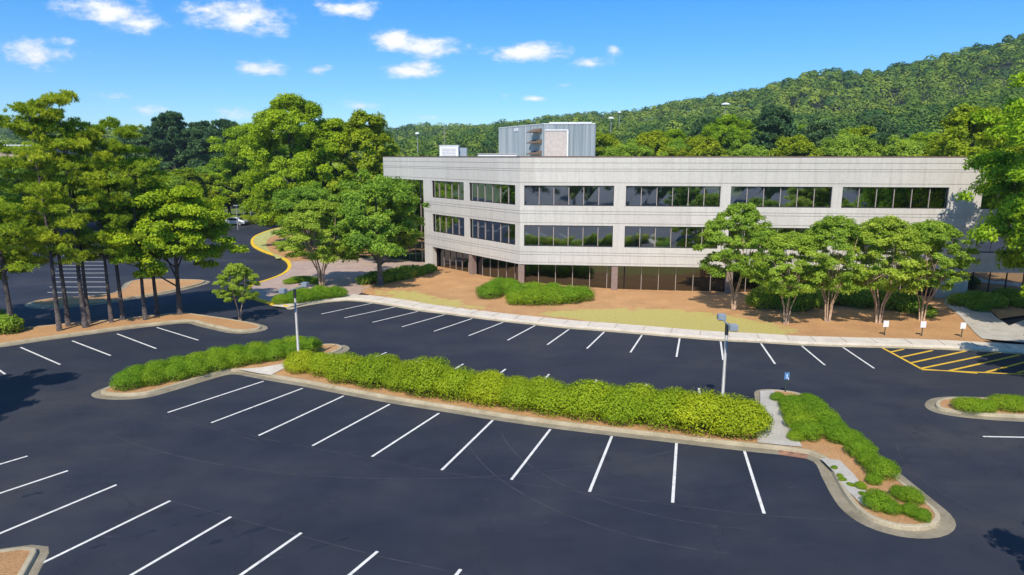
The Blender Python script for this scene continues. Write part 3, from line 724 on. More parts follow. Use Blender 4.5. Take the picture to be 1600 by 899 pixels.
def make_tree(kind, h, r, base, ncl, per, leaf, mat, bark, tr=.22, shape='round', stems=1, clr=(.2, .34), label='', cat='tree', name='tree', flat=.75, rnd=.6, asp=.55):
    """prototype: Empty > trunk, crown"""
    root = empty(name, (0, 0, 0)); hc = (h-base)
    cen = []; lo = []
    for i in range(ncl):
        d = unit(1, -.85)[0]
        if shape == 'round': q = rng.uniform(.55, 1.0); p = np.array([d[0]*r*q, d[1]*r*q, base+hc*.46+d[2]*hc*.46*q])
        elif shape == 'oval':   # taller, narrower to the top
            z = rng.uniform(0, 1)**.85; w_ = r*(math.sin(math.pi*min(1, (z*.82+.14)))**.75)*rng.uniform(.45, 1); t = rng.uniform(0, 6.283); p = np.array([math.cos(t)*w_, math.sin(t)*w_, base+hc*z*.95])
        elif shape == 'vase':
            z = rng.uniform(0, 1)**.8; w_ = r*(.62+.38*math.sin(math.pi*z*.8+.3))*math.sqrt(max(.03, 1-((z-.35)/.68)**2))*math.sqrt(rng.uniform(.12, 1)); t = rng.uniform(0, 6.283); p = np.array([math.cos(t)*w_, math.sin(t)*w_, base+hc*z*.93])
        elif shape == 'pine':      # boughs in loose whorls, two or three puffs along each
            bo = i//3; nb = ncl//3; z = (bo//4+.5)/(nb/4); z = min(1, z+.02*math.sin(bo*3.1)); t = bo*2.399+.5*math.sin(bo*1.7)
            w_ = r*(1.05-z**1.6*.86)*(.62+.38*abs(math.sin(bo*2.7)))*(.38, .72, 1.05)[i % 3]
            p = np.array([math.cos(t+rng.uniform(-.2, .2))*w_, math.sin(t+rng.uniform(-.2, .2))*w_, base+hc*z+.16*w_+rng.uniform(-.25, .25)])
        elif shape == 'umbrella':
            z = rng.uniform(.0, 1)**.6; w_ = r*math.sqrt(max(.02, 1-(z-.35)**2*2.2))*rng.uniform(.25, 1); t = rng.uniform(0, 6.283); p = np.array([math.cos(t)*w_, math.sin(t)*w_, base+hc*z])
        if shape in ('oval', 'round') and stems == 1:
            t = math.atan2(p[1], p[0]); lo_ = 1+.20*math.sin(3*t+p[2]*.9)+.14*math.sin(5*t-p[2]*1.7+1)+(.28*rng.random() if rng.random() < .12 else 0); p[0] *= lo_; p[1] *= lo_
        cen.append(p)
    cen = np.array(cen); rad = r*rng.uniform(*clr, ncl)
    ct = .5 + rng.normal(0, .13, ncl)
    c, n_, s_, t_ = puffs(cen, rad, per, leaf, flat=flat, rnd=rnd, ctint=ct, heart=np.array([0, 0, base+hc*.35]), loose=.2)
    ax = None
    if 'pine' in name:      # needles stand out from many small tufts
        TC = []; TT = []; OUT = []
        for q, r_, t0 in zip(cen, rad, ct):
            k_ = int(13*(r_/np.mean(rad))**1.6)+4; d = unit(k_, -.45); TC.append(q+d*r_*rng.uniform(.3, 1.05, k_)[:, None]*np.array([1, 1, flat])); OUT.append(d); TT.append(t0+rng.normal(0, .12, k_))
        TC = np.concatenate(TC); TT = np.concatenate(TT); OUT = np.concatenate(OUT); nn_ = per
        ax = rng.normal(size=(len(TC), nn_, 3))*.75+OUT[:, None, :]*.6+np.array([0, 0, .35]); ax = ax.reshape(-1, 3); ax /= np.linalg.norm(ax, axis=1)[:, None]
        c = np.repeat(TC, nn_, 0)+ax*leaf*.9; n_ = unit(len(c)); s_ = leaf*rng.uniform(.7, 1.2, len(c)); t_ = np.repeat(TT, nn_)+rng.normal(0, .1, len(c))
    me = cards('crown', c, n_, s_, s_*asp, t_, mat, ax)
    m = MB()
    if stems == 1:
        k = 7; pts = []; ph = rng.uniform(0, 6)
        top = h*(.93 if shape == 'pine' else .8)
        for j in range(k):
            z = top*j/(k-1); pts.append((math.sin(ph+z*.35)*.12*j/k*r*.4, math.cos(ph*1.3+z*.3)*.12*j/k*r*.4, z-.1))
        m.tube(pts, [tr*(1.25 if j == 0 else 1)*(1-.82*(j/(k-1))) for j in range(k)], 8)
        sel = cen[::max(1, len(cen)//(26 if shape == 'pine' else 16))]
        for q in sel:
            zs = max(base*.9, q[2]-(.5 if shape == 'pine' else .35*hc)); f = min(1, zs/top); s0 = (pts[min(k-1, int(f*(k-1)))][0], pts[min(k-1, int(f*(k-1)))][1], zs)
            mid = ((s0[0]+q[0])*.5, (s0[1]+q[1])*.5, s0[2]+(q[2]-s0[2])*.62)
            rr = tr*(1-.8*f)*.42; m.tube([s0, mid, tuple(q)], [rr, rr*.7, rr*.25], 5)
    else:
        for j in range(stems):
            a = 2*math.pi*j/stems+rng.uniform(-.3, .3); q = cen[rng.integers(len(cen))]
            sp = r*.42; rr = tr*rng.uniform(.75, 1.1)
            p = [(math.cos(a)*.13, math.sin(a)*.13, -.1), (math.cos(a)*.25, math.sin(a)*.25, base*.55), (math.cos(a+.2)*sp*.65, math.sin(a+.2)*sp*.65, base*1.15), (math.cos(a)*sp, math.sin(a)*sp, base+hc*.4), (math.cos(a-.2)*sp*1.3, math.sin(a-.2)*sp*1.3, base+hc*.72)]
            m.tube(p, [rr, rr*.85, rr*.68, rr*.45, rr*.15], 7)
            for e in range(3):
                q = cen[rng.integers(len(cen))]; m.tube([p[2], tuple((np.array(p[2])+q)/2+np.array([0, 0, -.1])), tuple(q)], [rr*.4, rr*.28, rr*.08], 5)
    m.build('trunk', bark, root, smooth=True)
    link('crown', me, None, root)
    return root
PROTO = []
FIRST = {}
def plant(proto, x, y, z=0, rz=None, s=1, label=None, cat='tree', group=None, name=None):
    rz = rng.uniform(0, 6.283) if rz is None else rz
    if proto.name not in FIRST:
        FIRST[proto.name] = 1; o = proto; o.location = (x, y, z); o.rotation_euler = (0, 0, rz); o.scale = s if isinstance(s, tuple) else (s,)*3
    else: o = copy_tree(proto, (x, y, z), rz, s)
    for k_ in ('group',):
        if k_ in o: del o[k_]
    tag(o, label, cat, group); return o
ORD = ['first','second','third','fourth','fifth','sixth','seventh','eighth','ninth','tenth','eleventh','twelfth','thirteenth','fourteenth','fifteenth','sixteenth','seventeenth','eighteenth','nineteenth','twentieth','twenty first','twenty second','twenty third','twenty fourth','twenty fifth','twenty sixth','twenty seventh','twenty eighth','twenty ninth','thirtieth']

# pines on the strip by the left lot
pineP = [make_tree('pine', h, 3.0, b-.9, 96, 17, .14, M['l_pine'], M['pinebark'], .155, 'pine', clr=(.11, .23), name='pine_tree', flat=.55, rnd=.8, asp=.17) for h, b in ((16.5, 5.2), (15.0, 5.8), (17.3, 6.2))]
pin = [(20,520,15.5,1.15,'pine with a low dark trunk at the far left edge of the mulch strip',0),(93,517,16.8,1.0,'leaning pine, second trunk from the left on the mulch strip',2),(107,510,16.0,1.0,'pine whose trunk stands close behind the leaning second one',0),
 (133,512,17.4,1.05,'tallest pine in the middle of the mulch strip',1),(139,506,15.4,.9,'slender pine directly behind the tallest one',2),(174,504,14.6,.85,'thin trunked pine left of the pair of open crowned pines',1),
 (192,500,15.5,.95,'open crowned pine, third trunk from the right on the strip',0),(227,500,15.2,.95,'pine with a sparse airy top, second trunk from the right',2),(246,493,12.6,.95,'shorter pine, trunk furthest right of the slim ones',1)]
for x, y, h, ws, lb, v in pin:
    g_ = G(x, y, .12); p0 = pineP[v]; base_h = (16.5, 15.0, 17.3)[v]
    plant(p0, g_[0], g_[1], .1, None, (ws, ws, h/base_h*.93), lb, 'pine tree', 'pines on the mulch strip beside the left parking bays')
lowP = make_tree('low', 11.2, 4.0, 2.4, 190, 260, .12, M['l_broad'], M['pinebark'], .2, 'round', clr=(.11, .21), name='leafy_tree', flat=.55)
plant(lowP, -25.4, 50.9, .1, 1.0, 1.0, 'bright green spreading tree with low boughs ending the pine row at right', 'tree', None)
plant(lowP, -37.5, 47.5, .1, 2.0, (1.0, 1.0, .95), 'bright green leafy tree at the left frame edge behind the first pine', 'tree', None)

# crepe myrtles
crP = [make_tree('crepe', 7.2, 2.85, 2.3, 190, 170, .075, M['l_crepe'], M['myrtle'], .062, 'vase', stems=st_, clr=(.07, .17), name='crepe_myrtle', flat=.65) for st_ in (5, 6, 4)]
crs = [(1147,482,8.3,1.1,'crepe myrtle nearest the middle of the facade, with one orange brown trunk',2,.3),(1228,506,6.8,.95,'crepe myrtle with three pale stems, second from the left before the facade',0,.13),
 (1293,503,7.9,.98,'crepe myrtle third from the left in the row before the facade',1,.13),(1372,505,7.9,1.05,'crepe myrtle with a fan of pale stems behind the left white sign',1,.13),
 (1440,501,7.5,1.08,'crepe myrtle at the right end of the row behind the middle white sign',0,.13)]
for x, y, h, ws, lb, v, z in crs:
    g_ = G(x, y, z); plant(crP[v], g_[0], g_[1], z, None, (ws*1.02, ws*1.02, h/7.2), lb, 'crepe myrtle', 'crepe myrtles in the mulch bed before the building')
g_ = G(500,510,.13); g_ = G(503,447,.13)
plant(crP[1], g_[0], g_[1], .13, 2.0, (1.42, 1.42, 1.12), 'wide multi stemmed crepe myrtle between the plaza and the clipped hedge', 'crepe myrtle', None)
g_ = G(375,500,.13)
plant(crP[2], g_[0], g_[1], .13, 1.0, (.60, .60, .60), 'small crepe myrtle on the rounded mulch tip beside the road', 'crepe myrtle', None)

# broadleaf trees
bigP = make_tree('broad', 18.5, 6.2, 3.0, 290, 300, .15, M['l_broad'], M['bark'], .34, 'oval', clr=(.06, .19), name='broadleaf_tree', flat=.8)
bigQ = make_tree('broad', 14, 5.0, 3.0, 200, 260, .16, M['l_broad'], M['bark'], .3, 'round', clr=(.07, .21), name='broadleaf_tree', flat=.75)
yelP = make_tree('yellow', 15, 4.4, 2.5, 190, 230, .16, M['l_yell'], M['bark'], .28, 'oval', clr=(.07, .2), name='yellow_green_tree', flat=.95)
midP = make_tree('mid', 11, 4.2, 2.0, 190, 250, .125, M['l_mid'], M['bark'], .26, 'round', clr=(.08, .22), name='round_tree', flat=.8)
g_ = G(583,446,.2)
plant(midP, g_[0]+.6, g_[1]+.4, .13, 1.5, (1.0, 1.0, 1.0), 'full leafy tree on a grey trunk at the left corner of the building', 'tree', None)
plant(bigP, *(at(466, 90)[0], 90), 0, 0.5, (1.0, 1.0, 1.09), 'tallest bright green tree rising left of the building', 'tree', None)
plant(bigP, *(at(412, 132)[0], 132), 0, 3.5, (1.25, 1.25, 1.0), 'green tree behind the parked car, left of the tallest one', 'tree', None)
plant(bigP, *(at(525, 92)[0], 92), 0, 1.5, (1.0, 1.0, .93), 'green tree shoulder to shoulder with the tallest one on its right', 'tree', None)
plant(yelP, *(at(580, 90)[0], 90), 0, 1.5, (1.15, 1.15, 1.18), 'yellow green tree just behind the roof corner at left', 'tree', None)
plant(midP, *(at(470, 97)[0], 96), 0, 4.5, (.85, .85, .85), 'lower dark green tree over the upper grass verge', 'tree', None)
plant(midP, *(at(600, 76)[0], 77), 0, 2.5, (.9, .9, .9), 'tree wedged between the plaza and the entrance glazing', 'tree', None)
plant(midP, *(at(480, 78)[0], 80), 0, 5.5, (.95, .95, .85), 'round green tree standing behind the wide crepe myrtle', 'tree', None)
rightP = make_tree('right', 19.5, 6.6, 2.0, 450, 330, .14, M['l_bright'], M['bark'], .36, 'round', clr=(.07, .17), name='shade_tree', flat=.8)
plant(rightP, 39.2, 45.8, 0, 4.6, (1.05, 1.05, 1.08), 'towering bright tree at the right frame edge before the building end', 'tree', None)
plant(yelP, 50, 76, 0, .3, (1.25, 1.25, 1.16), 'pale yellow green tree peering over the right end of the roof', 'tree', None)
plant(bigQ, 60, 82, 0, 1.3, (1.2, 1.2, 1.35), 'taller green tree beyond the roof at the far right', 'tree', None)
# trees just outside the view whose shade falls on the lot
for (x, y, s, lb) in ((30.7, 34.2, .70, 'tree outside the view to the right'), (17.1, 13.3, .6, 'tree outside the view at lower right'), (-28.6, 27.2, .74, 'tree outside the view to the left')):
    plant(bigQ, x, y, 0, None, s, lb, 'tree', None)

# woods left: dark pines and lower growth
dpP = [make_tree('dp', 20, 4.6, 6.5, 110, 9, .42, M['l_dpine'], M['pinebark'], .3, 'umbrella', clr=(.10, .22), name='dark_pine', flat=.5, rnd=.9, asp=.3) for _ in range(2)]
dk = [(262,128,19.5),(290,122,21.5),(318,132,20.5),(345,118,18.5),(372,124,20.5),(398,128,19),(240,136,18),(225,150,20),(305,148,20),(335,150,21),(200,140,17),(410,140,19),(360,142,19)]
for i, (px, Y, h) in enumerate(dk):
    h = (12+(h-12)*(Y+40)/Y)*(.84+.05*math.sin(i*2.3)); Y += 40
    plant(dpP[i % 2], at(px, Y)[0], Y, 0, None, (1.1, 1.1, h/20), 'dark blue green pine in the far left wood, %s in its row' % ORD[i], 'pine tree', 'dark pines in the wood beyond the left lot')
lows = [(300,116,10,1),(340,134,11,0),(322,128,9,1),(368,136,11,0),(395,138,12,1),(430,136,12,0),(262,104,10,0),(228,104,10,1),(180,112,10,0),(140,116,11,1),(90,112,11,0),(45,108,12,1),(5,100,12,0),(200,125,12,1),(440,120,12,1)]
for i, (px, Y, h, v) in enumerate(lows):
    pr_ = (midP, yelP)[v]; hh = (11, 15)[v]
    plant(pr_, at(px, Y)[0], Y, 0, None, (1.2, 1.2, h/hh), 'low %s tree bordering the far left lot, %s of that row' % (('mid green', 'yellow green')[v], ORD[i]), 'tree', 'low trees bordering the far left lot')
# trees behind the roof
br_ = [(940,128,16.2,1),(975,120,15.4,0),(1010,126,16.6,1),(1050,132,15.4,0),(1085,124,15.6,1),(1120,140,20.5,2),(1150,122,15.2,0),(1190,135,21,3),(1160,150,20,2),(1225,120,15.6,1),(1262,128,17.8,3),(1300,118,17.0,0),(1325,126,17.4,1),(1352,122,15.4,3),(1385,112,15.8,0),(1420,124,16.5,2),(1455,110,15.4,1),(1490,118,18,0),(1535,112,19,1),(1090,148,19.5,3),(1040,150,18,2),(1345,150,20,3),(1240,150,19,2),(905,135,15,0)]
for i, (px, Y, h, v) in enumerate(br_):
    pr_ = (midP, yelP, bigP, dpP[0])[v]; hh = (11, 15, 18.5, 20)[v]
    w_ = (1.35, 1.3, .95, 1.0)[v]
    kk = ('rounded green', 'yellow green', 'broad green', 'dusky pine')[v]
    plant(pr_, at(px, Y)[0], Y, 0, None, (w_, w_, h/hh), '%s tree top showing above the flat roof, %s in its row' % (kk, ORD[i]), 'tree', 'trees rising behind the office roof')
# trees behind the camera that the windows mirror
for i, x in enumerate(range(-80, 85, 9)):
    plant((bigQ, midP, yelP)[i % 3], x+rng.uniform(-3, 3), -48+rng.uniform(-8, 8), 0, None, rng.uniform(.85, 1.25), 'tree standing behind the photographer, mirrored in the upper windows', 'tree', 'trees behind the viewpoint')

# ------------------------------------------------------------------ wooded hill
SIL = [(-900,215),(-300,205),(0,192),(60,200),(250,214),(600,206),(640,203),(700,197),(760,195),(800,192),(850,186),(900,182),(960,176),(1000,173),(1050,163),(1100,155),(1150,149),(1180,146),(1215,138),(1250,127),(1300,121),(1350,117),(1400,102),(1450,93),(1500,80),(1550,67),(1600,52),(1750,20),(2000,-20),(2400,-10)]
def sil(px): return np.interp(px, [s[0] for s in SIL], [s[1] for s in SIL])
def ridge(px): return np.interp(px, [-900, 600, 900, 1200, 1600, 2400], [900, 900, 720, 560, 460, 420])
def hill_z(px, Y):
    yr = ridge(px); s = (CX*0+sil(px)); zr = H + (YH-s)/FPX*yr*math.cos(PITCH)*1.03 - 12
    t = np.clip((Y-165)/(yr-165), 0, 1.0); b = t**1.25
    z = zr*b
    over = np.clip((Y-yr)/300, 0, 1); z = z*(1-.5*over)
    X = (px-CX)/FPX*Y
    lump = (np.sin(X/38+Y/60)*3.2+np.sin(X/21-Y/33+1)*2.0+np.sin(X/75+2)*np.sin(Y/48)*5)*np.clip((Y-165)/120, 0, 1)*np.clip((yr+60-Y)/160, 0, 1)
    return z+lump
pxs = np.linspace(-900, 2400, 130); Ys = np.linspace(150, 1250, 56)
V = [((p-CX)/FPX*Y, Y, float(hill_z(p, Y))-.1) for Y in Ys for p in pxs]
n = len(pxs); F = [(j*n+i, j*n+i+1, (j+1)*n+i+1, (j+1)*n+i) for j in range(len(Ys)-1) for i in range(n-1)]
me = bpy.data.meshes.new('hill'); me.from_pydata(V, [], F); me.polygons.foreach_set('use_smooth', [True]*len(F)); tag(link('hill', me, M['hillsoil']), kind='structure')
def hill_woods():
    C, N, S_, T_ = [], [], [], []
    Y = 160.0
    while Y < 960:
        sp = 7.6 + (Y-160)*.006
        px0, px1 = (-100, 1760)
        x = (px0-CX)/FPX*Y
        while x < (px1-CX)/FPX*Y:
            X = x+rng.uniform(-.42, .42)*sp; Yy = Y+rng.uniform(-.42, .42)*sp; px = CX+FPX*X/Yy
            x += sp*rng.uniform(.8, 1.2)*(1.0 if px > 560 else 1.5)
            if Yy > ridge(px)+40: continue
            z = float(hill_z(px, Yy)); r = rng.uniform(3.2, 6.0); h = rng.uniform(7.5, 13)
            near = Yy < 420
            k = 300 if Yy < 330 else (190 if Yy < 520 else 110)
            tall = rng.random() < .03
            if tall: r *= .7; h *= 1.05
            d = unit(k, -.25); lob = 1+.12*np.sin(d[:, 0]*5+px)*np.sin(d[:, 1]*5+Yy)+.07*np.sin(d[:, 2]*9+px)
            q = d*lob[:, None]*np.array([r, r, r*(1.0 if not tall else 1.5)])*rng.uniform(.9, 1.03, k)[:, None]
            C.append(q+np.array([X, Yy, z+h-r*.9])); nn = d+rng.normal(size=(k, 3))*.13+np.array([0, 0, .25]); nn /= np.linalg.norm(nn, axis=1)[:, None]; N.append(nn)
            S_.append(np.full(k, .52 if near else .8)*rng.uniform(.7, 1.3, k)); big = .5+.2*math.sin(X/55+Yy/90)+rng.normal(0, .27)
            if tall: big -= .35
            T_.append(np.clip(big, 0.02, 1)+rng.normal(0, .045, k))
        Y += sp*.92
    me = cards('hill_woods', np.concatenate(C), np.concatenate(N), np.concatenate(S_), np.concatenate(S_)*.75, np.concatenate(T_), M['l_hill'], None, .06)
    o = link('hillside_woods', me); tag(o, 'dense green woods covering the long hill behind the building', 'woods', None, 'stuff')
    print('hill cards', len(me.polygons))
hill_woods()

# ------------------------------------------------------------------ shrubs
def make_shrub(r, h, n_, leaf, mat, name='shrub', lumps=13):
    cen = [np.array([0, 0, h*.36])]; rad = [r*.80]
    for i in range(lumps):
        a = 6.283*i/lumps+rng.uniform(-.3, .3); q = r*rng.uniform(.42, .62); cen.append(np.array([math.cos(a)*q, math.sin(a)*q, h*rng.uniform(.3, .55)])); rad.append(r*rng.uniform(.2, .38))
    for i in range(3): cen.append(np.array([rng.uniform(-.3, .3)*r, rng.uniform(-.3, .3)*r, h*.62])); rad.append(r*.42)
    cen = np.array(cen); rad = np.array(rad)
    c, nn, s_, t_ = puffs(cen, rad, n_/len(cen), leaf, flat=min(1, h*.62/r*1.1), rnd=.38, upb=.3, low=-.7, loose=.72, ctint=.5+rng.normal(0, .17, len(cen)))
    c[:, 2] = np.where(c[:, 2] < .04, .04+rng.uniform(0, .2, len(c)), c[:, 2]); c[:, 2] = np.minimum(c[:, 2], h*1.02)
    t_ = .5+(t_-.5)*.6
    root = empty(name, (0, 0, 0))
    link('foliage', cards('shrub_leaves', c, nn, s_, s_*.6, t_, mat), None, root)
    m = MB(); 
    for i in range(5):
        a = 6.283*i/5+.3; m.tube([(0, 0, -.05), (math.cos(a)*r*.25, math.sin(a)*r*.25, h*.3), (math.cos(a)*r*.5, math.sin(a)*r*.5, h*.6)], [.035, .025, .01], 5)
    m.build('stem', M['bark'], root); return root
shA = [make_shrub(1.3, 1.38, 9000, .037, M['l_shrub']) for _ in range(4)]
shB = [make_shrub(.95, .88, 6500, .029, M['l_jun']) for _ in range(3)]
cnt = {}
def shrub(P, x, y, z, s, row, desc, group):
    i = cnt.get(row, 0); cnt[row] = i+1
    plant(P[int(rng.integers(len(P)))], x, y, z, None, s, '%s shrub, %s along %s' % (desc, ORD[min(i, 29)], row), 'shrub', group)
near = [(-13.2,35.6),(-11.1,34.57),(-8.58,33.29),(-5.97,32.05),(-3.4,30.97),(-.92,29.92),(1.73,28.93),(4.29,28.1),(7.29,27.2),(9.9,26.4)]
npth = smooth_path(near, .05)
def along(path, d):
    acc_ = 0
    for a, b in zip(path, path[1:]):
        L = math.hypot(b[0]-a[0], b[1]-a[1])
        if acc_+L >= d: return lerp(a, b, (d-acc_)/L)
        acc_ += L
    return path[-1]
def plen(path): return sum(math.hypot(b[0]-a[0], b[1]-a[1]) for a, b in zip(path, path[1:]))
for rowi, (off, sc, z_) in enumerate(((1.9, 1.0, .97), (2.6, .88, .93))):
    pth = offset(npth, off, False); L = plen(pth); d = .6 if rowi == 0 else 1.0
    while d < L+.45:
        p = along(pth, d); s = sc*rng.uniform(.84, 1.2)*(1.0+.25*d/L)
        shrub(shA, p[0]+rng.uniform(-.1, .1), p[1]+rng.uniform(-.1, .1), .12, (s, s, s*z_*rng.uniform(.86, 1.1)), ('the front of the long median hedge', 'the back of the long median hedge')[rowi], ('Yellow green', 'Lime green')[rowi], 'shrubs of the long median hedge')
        d += (1.68, 1.55)[rowi]
# left tongue hedge
tp = smooth_path([(-20.3,34.0),(-18.6,35.3),(-17.2,36.9),(-15.9,38.2),(-14.3,39.2),(-13.0,40.4),(-11.9,41.6)], .05)
for rowi, off in enumerate((-.15, .9)):
    pth = offset(tp, off, False); L = plen(pth); d = .25 + .5*rowi
    while d < L-(.0 if rowi == 0 else 1.0):
        p = along(pth, d); s = rng.uniform(.95, 1.12)
        shrub(shB, p[0], p[1], .12, (s, s, s*1.08), ('the front of the left tongue hedge', 'the back of the left tongue hedge')[rowi], 'Clipped lime', 'shrubs on the left tongue of the median'); d += 1.12
# right tongue
rt = [(1216,616,.5),(1236,628,.85),(1243,643,.95),(1250,658,.95),(1262,672,.9),(1244,676,.5),(1272,636,.9),(1262,622,.7),(1287,652,.95),(1300,664,.85),(1310,677,.85),(1330,682,.75),(1345,700,.85),(1360,716,.7),(1380,731,.82),(1346,750,.3),(1366,742,.42),(1372,779,.72),(1393,786,.5),(1408,764,.5),(1425,770,.62),(1424,790,.45),(1440,797,.45)]
for x, y, s in rt:
    g_ = G(x, y, .45); s *= .93; shrub(shB, g_[0], g_[1], .12, (s, s, s*1.08), 'the right tongue of the median', 'Fresh green', 'shrubs on the right tongue of the median')
for x, y, s in ((1514,632,.86),(1534,632,.78),(1572,630,.95),(1596,630,.9),(1640,628,.95)):
    g_ = G(x, y, .4); shrub(shB, g_[0], g_[1], .12, (s*1.05, s*1.05, s*.85), 'the small island at the right edge', 'Low lime', 'shrubs on the right island')
# hedge by the facade, beneath the corner
for i, (x, y, s) in enumerate(((766,458,1.15),(778,449,1.0),(795,453,1.15),(812,460,1.25),(838,458,1.2),(835,466,1.2),(862,465,1.25),(888,463,1.25),(910,460,1.1),(865,457,1.1),(808,466,1.0))):
    g_ = G(x, y, .7); shrub(shB, g_[0], g_[1], mound(*g_)-.02, (s*1.25, s*1.25, s*1.35), 'the hedge before the building corner', 'Bright lime', 'shrubs before the building corner')
jg = [(1190,470,1.2),(1215,470,1.3),(1240,474,1.3),(1262,470,1.2),(1290,466,1.15),(1320,466,1.2),(1345,470,1.1),(1402,474,1.2),(1422,478,1.1),(1385,468,1.2),(1448,485,.7),(1360,464,1.1),(1205,460,1.2)]
shG = [make_shrub(1.0, 1.2, 2400, .07, M['l_mid']) for _ in range(2)]
for x, y, s in jg:
    g_ = G(x, y, .6); shrub(shG, g_[0], g_[1], .12, (s*1.2, s*1.2, s*1.15), 'the bed beneath the crepe myrtles', 'Deep green', 'shrubs beneath the crepe myrtles')
for x, y, s in ((1500,472,.9),(1525,470,1.0),(1550,474,1.0),(1575,468,1.1),(1598,474,1.0),(1530,480,.8)):
    g_ = G(x, y, .4); shrub(shG, g_[0], g_[1], .12, (s*1.3, s*1.3, s), 'the bed by the shaded right wing', 'Shaded green', 'shaded shrubs at the right end of the building')
# clipped hedges by the plaza
for x, y, s in ((438,468,.8),(450,466,.95),(463,466,1.0),(478,464,1.0),(492,462,1.0),(507,460,1.0),(521,458,.95),(532,457,.8),(470,458,.9),(500,455,.9)):
    g_ = G(x, y, .5); shrub(shB, g_[0], g_[1], .13, (s*1.1, s*1.1, s*1.25), 'the rounded plaza corner hedge', 'Clipped green', 'shrubs of the rounded plaza hedge')
for x, y, s in ((455,440,.8),(465,437,.9),(476,437,.9),(487,438,.85),(494,440,.7)):
    g_ = G(x, y, .3); shrub(shB, g_[0], g_[1], .13, (s*1.2, s*1.4, s*.7), 'the low mid plaza mound', 'Low clipped', 'shrubs of the low plaza mound')
for x, y, s in ((570,438,.8),(583,434,.9),(598,436,1.0),(615,433,1.1),(632,430,1.2),(648,427,1.1),(664,424,.9),(672,420,.8)):
    g_ = G(x, y, .5); shrub(shG, g_[0], g_[1], .13, (s*1.2, s*1.2, s), 'the foot of the entrance wall', 'Leafy green', 'shrubs by the entrance wall')
for i in range(9):
    shrub(shA, -61+i*1.9, 116+i*.9, 0, (1.3, 1.3, 1.35), 'the hedge behind the parked car', 'Yellow green', 'shrubs of the hedge behind the parked car')
for i, (x, y) in enumerate(((-2, 505), (12, 512), (-14, 512))):
    g_ = G(x, y, .5); shrub(shG, g_[0], g_[1], .12, (1.1, 1.1, 1.2), 'the bed under the leftmost pine', 'Dark green', 'shrubs under the first pine')

for i, (x, y) in enumerate(((12.45, 24.6), (12.35, 23.9), (12.4, 23.2), (12.5, 22.5), (12.55, 22.0), (12.3, 23.6))):
    plant(shB[i % 3], x, y, .15, None, (.16, .2, .12), 'tiny weed tuft in the concrete edge joint, %s of six from the walkway' % ORD[i], 'weed', 'weeds in the concrete edge joint')
# ------------------------------------------------------------------ lamps and masts
def lot_lamp(x, y, d, label):
    r = empty('parking_lamp', (x, y, .1))
    m = MB(); m.tube([(0, 0, 0), (0, 0, 4.45)], [.085, .06], 10); m.build('pole', M['galv'], r, smooth=True)
    m = MB(); m.tube([(0, 0, 4.0), (0, 0, 4.52)], [.085, .085], 10); m.build('pole_cap', M['dark'], r)
    m = MB(); m.box((0, 0, .25), (.36, .36, .3)); m.build('base_plate', M['kerb'], r)
    dv = Vector((*d, 0)).normalized(); az = math.atan2(dv.y, dv.x)
    m = MB(); m.tube([tuple(-dv*.85+Vector((0, 0, 4.5))), tuple(dv*.85+Vector((0, 0, 4.5)))], .035, 8); m.build('arm', M['head'], r)
    for s_ in (-1, 1):
        h = MB(); c = dv*s_*1.0; h.box((c.x, c.y, 4.58), (.30, .36, .23), az); h.box((c.x, c.y, 4.71), (.22, .28, .03), az)
        ho = h.build('lamp_head', M['head'], r)
        lm = MB(); lm.box((c.x, c.y, 4.45), (.25, .31, .03), az); lm.build('lens', M['dark'], ho)
    tag(r, label, 'street lamp')
g_ = G(466,548,1.0); lot_lamp(g_[0], g_[1], (.35, 1), 'twin headed grey lamp pole in the hedge at left')
g_ = G(1129,622,1.1); lot_lamp(g_[0], g_[1], (.05, 1), 'twin headed grey lamp pole in the hedge at right')
def high_mast(px, py, Y, label, hd=1.4, low=30):
    x, z = at(px, Y, py); r = empty('high_mast_light', (x, Y, z-low))
    m = MB(); m.tube([(0, 0, 0), (0, 0, low)], [.3, .16], 6); m.build('mast', M['galv'], r)
    m = MB(); m.tube([(0, 0, low-.5), (0, 0, low-.1), (0, 0, low+.3)], [hd, hd*.95, hd*.3], 10); m.build('lamp_ring', M['whitebox'], r)
    tag(r, label, 'light mast')
high_mast(1134,162,300,'high light mast with a white disc head, rightmost above the woods', 1.9)
high_mast(955,184,300,'high light mast just right of the steel roof screen', 1.3)
high_mast(968,175,380,'pale slim light mast second right of the roof screen', 1.0)
high_mast(652,208,300,'high light mast left of the white roof unit', 1.0)
x, z = at(694, 130, 191); r = empty('radio_mast', (x, 130, 0)); m = MB(); m.tube([(0, 0, 0), (0, 0, z)], [.12, .05], 5); m.build('mast', M['galv'], r); m = MB(); [m.prism((-.5, 0), (.5, 0), .05, z-.4-k_*.8, z-.35-k_*.8) for k_ in range(3)]; m.build('crossbar', M['galv'], r)
tag(r, 'thin bare antenna mast rising behind the white roof unit', 'antenna')
for px, yb, yt in ((369,352,322),(380,346,324),(391,346,326)):
    Y = {369:113,380:124,391:127}[px]
    x, z = at(px, Y, yt); r = empty('lamp_post', (x, Y, 0)); m = MB(); m.tube([(0, 0, 0), (0, 0, z)], [.09, .06], 6); m.build('pole', M['galv'], r); m = MB(); m.box((0, -.1, z+.08), (.7, .4, .16)); m.build('lamp_head', M['head'], r)
    tag(r, {369:'thin lamp post left of the parked silver car', 380:'small lamp post behind the bonnet of the silver car', 391:'small lamp post behind the roof of the silver car'}[px], 'lamp post')

